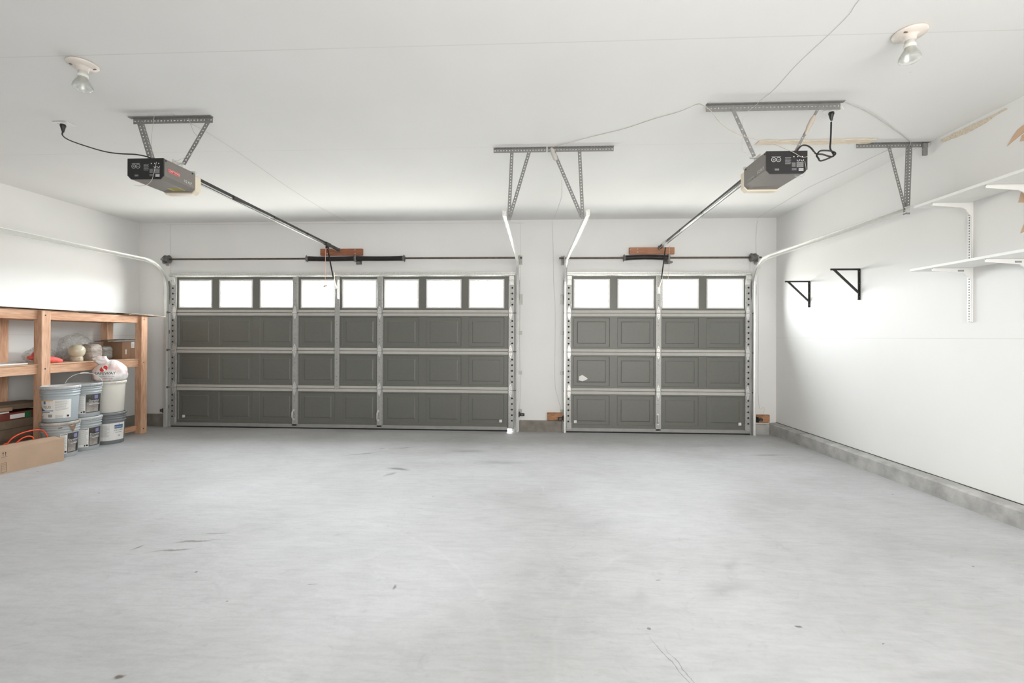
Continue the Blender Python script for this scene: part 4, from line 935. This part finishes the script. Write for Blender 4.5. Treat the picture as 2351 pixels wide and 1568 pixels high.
# ------------------------------------------------------------------ wooden rack
rk = thing('wooden_rack', (-.32, -1.9, zfloor(-1.5)), 'open rack of fir lumber against the left wall', 'storage rack')
yp = [-.586, -1.79, -2.99]; XF = -.02
for y in yp:
    for xa in (XF-.089, XL+.05):
        m = MB(); m.bbox(xa, xa+.089, y-.046, y+.046, zfloor(y), 1.522, .004)
        po = m.build('post', 'fir_z', rk)
        if xa > -.2:
            for z in (1.475, .915) + ((.05,) if y > -1 else ()): b = MB(); b.lathe([(0, .0008), (.008, .0008)], (XF, y-.01, z), 'x', 10); b.build('bolt_hole', 'dark', po)
for y0, y1 in ((yp[1]+.046, yp[0]-.046), (yp[2]+.046, yp[1]-.046)):
    for x in (-.098, XL+.07):
        for z0, z1 in ((1.430, 1.522), (.862, .952), (.0+(-.0), .088)):
            if z1 < .1: m = MB().bbox(x-.02, x+.018, y0, y1, zfloor(-1.2)+.03, .095, .003)
            else: m = MB().bbox(x, x+.038, y0, y1, z0, z1, .003)
            m.build('rail', 'fir_y', rk)
for y in yp:
    for z0, z1 in ((1.430, 1.522), (.862, .952)): MB().bbox(XL+.139, XF-.089, y-.019, y+.019, z0, z1, .003).build('cross_rail', 'fir_x', rk)
MB().bbox(XL+.03, -.055, -3.05, -.55, .953, .965, .002).build('shelf_deck', 'ply', rk)
MB().bbox(XL+.03, -.075, -3.05, -1.40, 1.523, 1.532, .002).build('top_deck', 'ply', rk)
def sheet(x0, x1, y0, y1, z, m, label, warp):
    mb = MB(); n = 12; vs = []; fs = []
    for i in range(n+1):
        y = y0+(y1-y0)*i/n; dz = warp*math.sin(3*i/n+1)+R.uniform(-.001, .001)
        for x in (x0, x1): vs += [(x, y, z+dz), (x, y, z+dz+.004)]
    for i in range(n):
        a = i*4; b = a+4; fs += [(a, b, b+2, a+2), (a+1, a+3, b+3, b+1), (a, a+1, b+1, b), (a+2, b+2, b+3, a+3)]
    fs += [(0, 2, 3, 1), (n*4, n*4+1, n*4+3, n*4+2)]
    mb.add(vs, fs); return tag(mb.build('cardboard_sheet', m, origin=((x0+x1)/2, (y0+y1)/2, z)), label, 'cardboard sheet', 'flat cardboard on the rack top')
sheet(-.50, -.01, -2.2, -1.0, 1.537, 'card_g', 'flat grey brown cardboard sheet, lowest on the rack top', .002)
sheet(-.55, -.04, -1.35, -.42, 1.544, 'card_g', 'flat cardboard sheet bridging the middle of the rack top', .002)
sheet(-.52, .02, -.86, -.28, 1.528, 'card', 'flat cardboard sheet overhanging the right end of the rack top', .002)

# ------------------------------------------------------------------ things on the rack shelf
ZS = .965
t = thing('cardboard_box', (-.36, -.56, ZS), 'brown cardboard box with ragged lid at right end of the rack shelf', 'cardboard box')
bx0, bx1, by0, by1, bz1 = -.46, -.20, -.715, -.40, 1.185
m = MB(); m.bbox(bx0, bx1, by0, by1, ZS, bz1, .003); m.build('carton', 'card_d', t)
m = MB(); n = 10; up_ = []; 
for i in range(n+1):
    y = -.93+(.55)*i/n; up_.append((y, 1.188+.022*min(1, i/4)+R.uniform(-.003, .003)))
vs = []
for y, z in up_:
    vs += [(bx0+.1, y, z), (bx1+.012, y, z-.002), (bx1+.012, y, z+.006+R.uniform(0, .004)), (bx0+.1, y, z+.008)]
fs = [(i*4+k, i*4+(k+1) % 4, i*4+4+(k+1) % 4, i*4+4+k) for i in range(n) for k in range(4)]+[(0, 1, 2, 3), (n*4, n*4+1, n*4+2, n*4+3)]
m.add(vs, fs); m.build('lid_flap', 'card_dd', t)
m = MB(); f = lambda u, v: (bx1+.0008, -.60+u, 1.13+v)
put(m, rect2(-.022, .022, -.03, .045), lambda u, v: (bx1+.0008, -.565+u, 1.135+v)); put(m, rect2(-.011, .011, -.03, .03), lambda u, v: (bx1+.0008, -.665+u, 1.055+v))
for k in range(7): put(m, rect2(-.016, .016, -.022+k*.009, -.018+k*.009), lambda u, v: (bx1+.0012, -.565+u, 1.135+v), 1)
for k in range(4): put(m, rect2(-.002, .002, -.02+k*.01, -.014+k*.01), lambda u, v: (bx1+.0012, -.665+u, 1.055+v), 1)
m.build('paper_label', ['label', 'print_g'], t)
m = MB(); m.box(bx1-.001, bx1+.0006, -.60, -.53, ZS+.002, 1.10); m.build('packing_tape', 'tape', t)

def blob(c, r, seed, amp=.12, nu=36, nv=20, flat=0., fn=None, freq=2.2):
    mb = MB(); vs = []; fs = []
    for j in range(nv+1):
        th = PI*j/nv
        for i in range(nu):
            ph = 2*PI*i/nu; d = Vector((math.sin(th)*math.cos(ph), math.sin(th)*math.sin(ph), math.cos(th)))
            k = 1+amp*noise.noise(d*freq+Vector((seed, 0, 0)))+amp*.6*noise.noise(d*freq*3+Vector((0, seed, 0)))+amp*.35*abs(noise.noise(d*freq*6+Vector((0, 0, seed))))
            p = Vector((c[0]+r[0]*d.x*k, c[1]+r[1]*d.y*k, c[2]+r[2]*d.z*k))
            if p.z < flat: p.z = flat+.001*R.random()
            if fn: p = fn(p, d)
            vs.append(p)
    for j in range(nv):
        for i in range(nu):
            a, b = j*nu+i, j*nu+(i+1) % nu; fs.append((a, b, b+nu, a+nu))
    mb.add(vs, fs, True); return mb
o = blob((-.47, -1.06, 1.09), (.10, .20, .19), 3.1, .13, 48, 26, ZS+.002).build('plastic_bag', 'film', origin=(-.37, -1.02, ZS)); tag(o, 'crumpled clear plastic bag standing tall on the rack shelf', 'plastic bag')
o = blob((-.46, -1.46, 1.03), (.11, .15, .10), 9.4, .16, 44, 22, ZS+.002).build('plastic_bag', 'film', origin=(-.44, -1.30, ZS)); tag(o, 'low clear plastic bag slumped left of the globe on the rack shelf', 'plastic bag')
def boxy(p, d, c, rr):
    q = Vector((0, 0, 0))
    for a in range(3): v = d[a]; q[a] = c[a]+rr[a]*math.copysign(abs(v)**.45, v)*(1+.05*noise.noise(Vector(d)*4+Vector(c)*9))
    q.z = max(q.z, ZS+.001); return q
for c, rr, mm, lab in (((-.26, -1.075, 1.063), (.088, .083, .098), 'wrap', 'grey brown shrink wrapped bundle right behind the globe fixture'), ((-.29, -.895, 1.05), (.08, .078, .086), 'wrap_d', 'darker shrink wrapped bundle beside the cardboard box')):
    o = blob(c, rr, 5.2, .1, 48, 28, -9, lambda p, d, c=c, rr=rr: boxy(p, d, c, rr)).build('wrapped_bundle', mm, origin=(c[0], c[1], ZS)); tag(o, lab, 'wrapped bundle', 'wrapped bundles on the rack shelf')
t = thing('globe_light_fixture', (-.24, -1.262, ZS), 'cream glass globe lamp fixture sitting on the rack shelf', 'lamp globe')
MB().lathe([(0, 0), (.052, 0), (.056, .01), (.056, .045), (.048, .056), (0, .056)], (-.24, -1.262, ZS), 'z', 32).build('fixture_base', 'globe_base', t)
MB().lathe([(.045, .052), (.058, .062), (.072, .085), (.078, .118), (.074, .148), (.060, .172), (.040, .187), (.018, .193), (0, .194)], (-.24, -1.262, ZS), 'z', 40).build('glass_globe', 'globe', t)
MB().lathe([(0, 0), (.004, 0)], (-.184, -1.285, ZS+.03), 'x', 8).build('screw', 'dark', t)
t = thing('folded_umbrella', (-.15, -1.60, ZS), 'coral red folded fabric umbrella lying on the rack shelf', 'umbrella')
MB().tube(spline([(-.15, -1.85, 1.035), (-.15, -1.78, 1.025), (-.15, -1.70, 1.012), (-.15, -1.62, 1.0), (-.15, -1.56, .99), (-.15, -1.52, .982)], 4), .03, 14, True, [.012+.026*math.sin(PI*(.12+.8*(1-i/20)))*(.9+.1*math.sin(i*1.7)) for i in range(21)]).build('canopy', 'coral', t)
m = MB()
for k in range(6): m.tube([(-.15, -1.53, .98), (-.15+R.uniform(-.03, .03), -1.49+R.uniform(-.02, .03), .975+R.uniform(0, .03))], .003, 5)
m.build('rib_tip', 'redbox', t)
m = MB(); m.plate([(-.12, -1.83, 1.09), (-.13, -1.77, 1.075), (-.14, -1.72, 1.03), (-.14, -1.85, 1.02)], (-.004, 0, 0)); m.build('fabric_fold', 'coral', t)
o = MB().bbox(-.50, -.09, -2.75, -1.90, ZS+.001, ZS+.018, .003).build('white_panel', 'white_board', origin=(-.3, -2.3, ZS)); tag(o, 'flat white panel lying on the rack shelf at the left edge', 'panel')

# ------------------------------------------------------------------ stack below the shelf
def carton(x0, x1, y0, y1, z0, z1, m, label, name='cardboard_box', parts=()):
    t = thing(name, ((x0+x1)/2, (y0+y1)/2, z0), label, 'cardboard box', 'boxes stacked under the rack shelf')
    MB().bbox(x0, x1, y0, y1, z0, z1, .004).build('carton', m, t)
    for nm, mm, fn in parts: p_ = MB(); fn(p_); p_.build(nm, mm, t)
    return t
zf = zfloor(-2.3)
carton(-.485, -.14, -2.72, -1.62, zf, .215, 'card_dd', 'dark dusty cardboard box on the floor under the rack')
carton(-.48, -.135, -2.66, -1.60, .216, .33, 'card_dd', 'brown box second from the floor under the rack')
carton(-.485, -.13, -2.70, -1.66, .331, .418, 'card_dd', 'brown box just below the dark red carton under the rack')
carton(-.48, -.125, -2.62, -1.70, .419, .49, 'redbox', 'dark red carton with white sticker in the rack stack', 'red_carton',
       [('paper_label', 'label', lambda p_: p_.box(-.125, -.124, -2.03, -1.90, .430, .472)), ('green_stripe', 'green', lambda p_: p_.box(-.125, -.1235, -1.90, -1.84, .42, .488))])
o = MB().bbox(-.47, -.13, -2.45, -2.03, .491, .507, .003).build('paper_stack', 'label', origin=(-.26, -2.2, .49)); tag(o, 'loose white paper sheets on the dark red carton', 'paper')
t = thing('flattened_box', (-.3, -2.2, .508), 'flattened brown cardboard box topmost of the rack stack', 'cardboard box', 'boxes stacked under the rack shelf')
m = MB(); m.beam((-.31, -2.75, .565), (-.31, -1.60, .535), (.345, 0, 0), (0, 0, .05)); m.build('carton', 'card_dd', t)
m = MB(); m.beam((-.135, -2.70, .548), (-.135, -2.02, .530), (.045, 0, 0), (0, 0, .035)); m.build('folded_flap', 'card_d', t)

# ------------------------------------------------------------------ pails
def pail(cx, cy, z0, body, lid, name_label, grp, labels=(), bail=None, extra=None, smooth_body=False):
    t = thing('paint_pail', (cx, cy, z0), name_label, 'paint pail', grp); c = (cx, cy, z0)
    if smooth_body: pr = [(0, 0), (.130, 0), (.133, .004), (.144, .28), (.147, .30), (.147, .335), (.150, .34), (.150, .350), (0, .350)]
    else: pr = [(0, 0), (.130, 0), (.133, .004), (.1435, .262), (.1435, .264), (.152, .266), (.153, .272), (.145, .276), (.145, .292), (.153, .295), (.154, .301), (.146, .305), (.147, .318), (.154, .321), (.155, .327), (.147, .331), (.148, .350), (0, .350)]
    MB().lathe(pr, c, 'z', 48).build('pail_body', body, t)
    m = MB(); m.lathe([(0, .360), (.135, .360), (.140, .366), (.150, .368), (.157, .364), (.159, .352), (.156, .338), (.152, .337)], c, 'z', 48)
    for k in range(16):
        a = 2*PI*k/16
        q = [(.1585, -.03), (.161, -.03), (.161, .03), (.1585, .03)]
        m.plate([(cx+r_*math.cos(a+da), cy+r_*math.sin(a+da), z0+.340) for r_, da in q], (0, 0, .022))
    lo = m.build('lid', lid, t)
    rad = lambda z: .1335+(.1435-.133)*z/.262+.0008
    phi = math.atan2(-6.3187-cy, 5.0826-cx)
    for nm, mats, items in labels:
        m = MB()
        for geo, mi, lift in items:
            put(m, geo, lambda a, z, lift=lift: (cx+(rad(z)+lift)*math.cos(phi+a), cy+(rad(z)+lift)*math.sin(phi+a), z0+z), mi)
        m.build(nm, mats, t)
    if bail:
        m = MB(); rt_ = Vector((math.cos(phi+PI/2), math.sin(phi+PI/2), 0)); pts = []
        for k in range(15):
            a = PI*k/14; pts.append(Vector((cx, cy, z0+.345))+rt_*(-.155*math.cos(a))+Vector((0, 0, bail*math.sin(a)))+Vector((-.3, .3, 0))*.12*math.sin(a))
        m.tube(pts, .0022, 6); bo = m.build('bail_handle', 'white', t)
        MB().tube(pts[6:9], .007, 8).build('grip', 'white', bo)
    return t
def arc(a0, a1, z0, z1): return rect2(math.radians(a0), math.radians(a1), z0, z1, 10)
def txt(s, size, a, z, squash=1.):
    g, f = text_geo(s, size); return [(math.radians(a)+x/.14*squash, z+y, 0) for x, y, _ in g], f
def lines(a0, a1, z0, n, dz, h=.002):
    out = []
    for k in range(n): out.append((arc(a0, a1-R.uniform(0, (a1-a0)*.3), z0-k*dz-h, z0-k*dz), 'L', .0006))
    return out
def dur(a_split, a0=-24, a1=74, bright=False):
    it = [(arc(a0, a_split, .042, .245), 0, 0), (arc(a0+1, a_split-2, .234, .240), 4, .0005), (arc(a_split, a1, .045, .247), 1, .0002),
          (arc(a_split+3, a1-18, .055, .16), 2, .0004), (arc(a_split+(a1-a_split)*.45, a_split+(a1-a_split)*.45+16, .195, .235), 3, .0008),
          (txt('Duration', .034, (a_split+a1)/2-3, .175, .85), 5, .0012), (arc(a_split+12, a1-10, .135, .140), 5, .0008), (txt('exterior', .013, (a_split+a1)/2+8, .150), 5, .0012)]
    for k in range(18): it.append((arc(a0+3, a_split-3-R.uniform(0, 6), .222-k*.0088, .2245-k*.0088), 6, .0005))
    it.append((arc(a_split-9, a_split-2, .05, .068), 4, .0007)); it.append((arc(a_split-16, a_split-11, .05, .064), 4, .0007))
    return ('wrap_label', ['label', 'label_dark', 'label_tan', 'label_purple', 'print_k', 'print_w', 'print_g'], it)
def plus():
    it = [(arc(-78, 34, .042, .232), 0, 0), (arc(-76, -22, .222, .229), 1, .0005), (arc(-58, -49, .190, .220), 2, .0006), (txt('PLUS', .034, -44, .158), 3, .0008),
          (arc(-20, 30, .04+.05, .225), 5, .0002)]
    n = 12; vs = []; fs = []
    for i in range(n+1):
        u = i/n; a = math.radians(-76+54*u); top_ = .168-.045*min(1, u*2.2)**.7+.004*u; vs += [(a, .118-.0*u, 0), (a, max(top_, .124), 0)]
    for i in range(n): fs.append((2*i, 2*i+2, 2*i+3, 2*i+1))
    it.append(((vs, fs), 2, .0005))
    for k in range(9): it.append((arc(-16, 26-R.uniform(0, 10), .214-k*.011, .217-k*.011), 4, .0006))
    it += [(arc(-74, -34, .106, .111), 6, .0006), (arc(-74, -66, .092, .097), 6, .0006), (arc(-74, -62, .058, .063), 6, .0006), (arc(-40, -26, .055, .085), 4, .0006), (arc(20, 28, .052, .072), 6, .0006)]
    for k in range(4): it.append((arc(-16, 8, .07-k*.009, .073-k*.009), 4, .0006))
    return ('wrap_label', ['label', 'label_orange', 'label_blue', 'print_k', 'print_g', 'label', 'print_k'], it)
def ultra():
    it = [(arc(-62, 66, .045, .245), 0, 0)]
    n = 8
    it += [(arc(18, 56, .178, .222), 1, .0005), (ring2(math.radians(36), .228, 0, .014, 16), 2, .0007), (txt('Performance', .020, 36, .198, .8), 0, .0009), (txt('Ultra-Hide', .026, 36, .160, .85), 3, .0008),
           (arc(22, 50, .132, .136), 3, .0006), (arc(33, 44, .095, .099), 3, .0006), (arc(35, 42, .084, .088), 3, .0006), (arc(-50, -38, .055, .075), 3, .0006)]
    for k in range(15): it.append((arc(-48, 2-R.uniform(0, 12), .215-k*.0088, .2175-k*.0088), 4, .0006))
    return ('wrap_label', ['label', 'label_blue', 'print_r', 'print_k', 'print_g'], it)
GP = 'five gallon paint pails in stacks by the rack'
C1, C2, C3 = (.140, -1.79), (.070, -1.475), (.055, -1.150)
z1_, z2_, z3_ = zfloor(C1[1]), zfloor(C2[1]), zfloor(C3[1])
H = .3685
p = pail(*C1, z1_, 'pail', 'pail_rust', 'grey paint pail with brown smears, bottom of the stack behind the long box', GP, [dur(22, 0, 74)])
m = MB(); ph = math.atan2(-6.3187-C1[1], 5.0826-C1[0])
f = lambda a, z: (C1[0]+.1562*math.cos(ph+a), C1[1]+.1562*math.sin(ph+a), z1_+z)
for pts in ([(.35, .335), (.85, .340), (.80, .300), (.72, .270), (.62, .255), (.56, .290), (.5, .315)], [(-.1, .318), (.1, .322), (.08, .306), (-.08, .304)]):
    vs = [f(a, z) for a, z in pts]; m.add(vs, [tuple(range(len(vs)))])
m.build('paint_smear', 'rust', p)
pail(C1[0]-.004, C1[1]+.004, z1_+H, 'pail_b', 'pail_lid', 'grey blue paint pail with white label, top of the stack nearest the long box', GP, [plus()])
pail(*C2, z2_, 'pail', 'pail_lid', 'grey paint pail with dark photo label, bottom of the middle stack', GP, [dur(17)])
pail(C2[0]+.003, C2[1], z2_+H, 'pail', 'pail', 'grey paint pail with raised wire handle, top of the middle stack', GP, [dur(5)], bail=.13)
pail(*C3, z3_, 'pail_d', 'pail_d', 'dark grey paint pail with white label below the cream pail', GP, [ultra()])
t = pail(C3[0], C3[1]-.004, z3_+H, 'pail_w', 'pail_w', 'plain cream pail under the tied grocery bag', GP, [('printed_mark', ['print_k'], [
    (ring2(math.radians(-36), .170, .018, .022, 18), 0, .0006), (arc(-40, -30, .205, .212), 0, .0006), (arc(-40, -30, .128, .135), 0, .0006), (arc(-38, -33, .168, .172), 0, .0006)])], smooth_body=True)

# grocery bag on the cream pail
bz = z3_+2*H; bc = (C3[0]+.005, C3[1], bz); phb = math.atan2(-6.3187-bc[1], 5.0826-bc[0])
RT = Vector((math.cos(phb+PI/2), math.sin(phb+PI/2), 0)); FW = Vector((math.cos(phb), math.sin(phb), 0))
t = thing('grocery_bag', bc, 'tied white plastic grocery bag with red emblem, on the cream pail', 'plastic bag')
def bagr(z):   # radius by height
    prof = [(0, .135), (.02, .155), (.07, .163), (.12, .158), (.165, .135), (.20, .10), (.225, .060), (.245, .020)]
    for (a, ra), (b, rb) in zip(prof[:-1], prof[1:]):
        if z <= b: return ra+(rb-ra)*(z-a)/(b-a)
    return prof[-1][1]
def bagp(a, z, lift=0.):
    r = bagr(z); k = 1+.10*noise.noise(Vector((math.cos(a)*2, math.sin(a)*2, z*12)))+.05*noise.noise(Vector((math.cos(a)*6, math.sin(a)*6, z*18)))+.03*math.sin(a*11+z*8)*max(0, (z-.08)/.14)
    sh = RT*(.012*max(0, (z-.1)/.1))
    return Vector(bc)+Vector((math.cos(phb+a), math.sin(phb+a), 0))*(r*k+lift)+Vector((0, 0, z+.001))+sh
m = MB(); nz_, na = 20, 64; vs = []; fs = []
for j in range(nz_+1):
    for i in range(na): vs.append(bagp(2*PI*i/na, .245*j/nz_))
for j in range(nz_):
    for i in range(na): a, b = j*na+i, j*na+(i+1) % na; fs.append((a, b, b+na, a+na))
fs.append(tuple(range(na))[::-1]); m.add(vs, fs, True)
m.add(vs[-na:], [tuple(range(na))], True)
o = m.build('bag_body', 'bag', t)
kc = Vector(bc)+Vector((0, 0, .238))-RT*.072+FW*.03
m = blob((0, 0, 0), (.072, .036, .052), 7.7, .35, 30, 16, -9)
m.v = [tuple(kc+RT*v[0]*1.0+FW*v[1]+Vector((0, 0, v[2]+v[0]*-.25))) for v in m.v]
m.build('tied_handles', 'bag', t)
m = MB(); g = lambda u, v: bagp(u/.15, v, .004)
put(m, ring2(-.067, .148, 0, .034, 24), g, 0)
sw = []
for i in range(13):
    f_ = i/12; v = .182-.068*f_; u = -.067+.014*math.sin((f_-.5)*PI*1.6)*1.2; wd = .0072*math.sin(PI*(.1+.8*f_))+.002; sw += [(u-wd, v, 0), (u+wd, v, 0)]
put(m, (sw, [(2*i, 2*i+1, 2*i+3, 2*i+2) for i in range(12)]), lambda u, v: bagp(u/.15, v, .0055), 2)
put(m, text_geo('SAFEWAY', .044), lambda u, v: g(-.044+u*.95, .092+v), 1)
put(m, text_geo('Ingredients for life..', .019), lambda u, v: g(-.034+u, .058+v), 3)
put(m, text_geo('safeway.com', .017), lambda u, v: g(-.024+u, .034+v), 0)
m.build('printed_emblem', ['print_r', 'print_k', 'white', 'print_g'], t)

# long cardboard box with orange cord
bt = thing('cardboard_box', (.22, -2.35, zfloor(-2.3)), 'long open cardboard box on the floor in front of the paint pails', 'cardboard box')
ang = .106; ux = Vector((-math.sin(ang), -math.cos(ang), 0)); vx = Vector((-math.cos(ang), math.sin(ang), 0))   # along, depth
p0 = Vector((.372, -1.965, 0)); LL, DD, HH = .85, .25, .218; zb_ = zfloor(-2.0)+.001
W3 = lambda a, b, z: p0+ux*a+vx*b+Vector((0, 0, zb_+z+.016*0))
m = MB()
def slab(a0, a1, b0, b1, z0, z1): m.plate([W3(a0, b0, z0), W3(a1, b0, z0), W3(a1, b1, z0), W3(a0, b1, z0)], (0, 0, z1-z0))
slab(0, LL, 0, .005, 0, HH); slab(0, LL, DD-.005, DD, 0, HH); slab(0, .005, .005, DD-.005, 0, HH); slab(LL-.005, LL, .005, DD-.005, 0, HH); slab(.005, LL-.005, .005, DD-.005, 0, .005)
m.build('carton', 'card', bt)
m = MB()
m.plate([W3(.0, .0, HH), W3(LL, .0, HH), W3(LL, .098, HH+.030), W3(.02, .09, HH+.022)], (0, 0, .004)); m.build('top_flap', 'card', bt)
m = MB(); m.plate([W3(.0, DD, HH), W3(LL, DD, HH), W3(LL, DD-.10, HH+.035), W3(.0, DD-.115, HH+.012)], (0, 0, .004)); m.build('top_flap', 'card', bt)
m = MB(); m.plate([W3(.0, .01, HH-.002), W3(0, DD-.01, HH-.002), W3(.16, DD-.02, HH-.006), W3(.16, .02, HH-.006)], (0, 0, .003)); m.build('end_flap', 'card', bt)
m = MB(); fr = lambda u, v: tuple(W3(.46+u*-1, -.0012, v))
def fp(geo): put(m, geo, fr)
fr = lambda u, v: tuple(W3(.475-u, -.0012, v))
for u in (-.012, .006):
    fp(rect2(u-.0015, u+.0015, .165, .195)); put(m, ([(u-.006, .190, 0), (u+.006, .190, 0), (u, .204, 0)], [(0, 1, 2)]), fr)
fp(rect2(-.026, .020, .156, .158))
for r in ((-.026, -.024, .02, .105), (.012, .014, .02, .105), (-.026, .014, .02, .022), (-.026, .014, .103, .105), (-.024, .012, .045, .0465), (-.024, .012, .060, .0615), (-.024, .012, .075, .0765), (-.024, .012, .089, .0905)): fp(rect2(*r))
m.build('printed_marks', 'print_k', bt)
c0 = W3(.22, .125, HH+.002)
def L3(a, b, z): return W3(a, b, HH+z)
o = MB().tube(spline([L3(.40, .15, -.03), L3(.38, .13, .02), L3(.34, .12, .075), L3(.26, .13, .105), L3(.14, .15, .110), L3(.06, .17, .085), L3(.03, .16, .02), L3(.05, .14, -.04), L3(.14, .13, -.08), L3(.25, .13, -.06), L3(.33, .12, -.01), L3(.32, .10, .03), L3(.28, .09, .065), L3(.23, .09, .070), L3(.19, .10, .04), L3(.20, .12, -.03), L3(.30, .14, -.06), L3(.40, .13, -.02), L3(.41, .11, .03), L3(.39, .10, .035)], 5), .006, 8).build('extension_cord', 'orange', origin=c0)
tag(o, 'orange power cord looped out of the long cardboard box', 'cord')
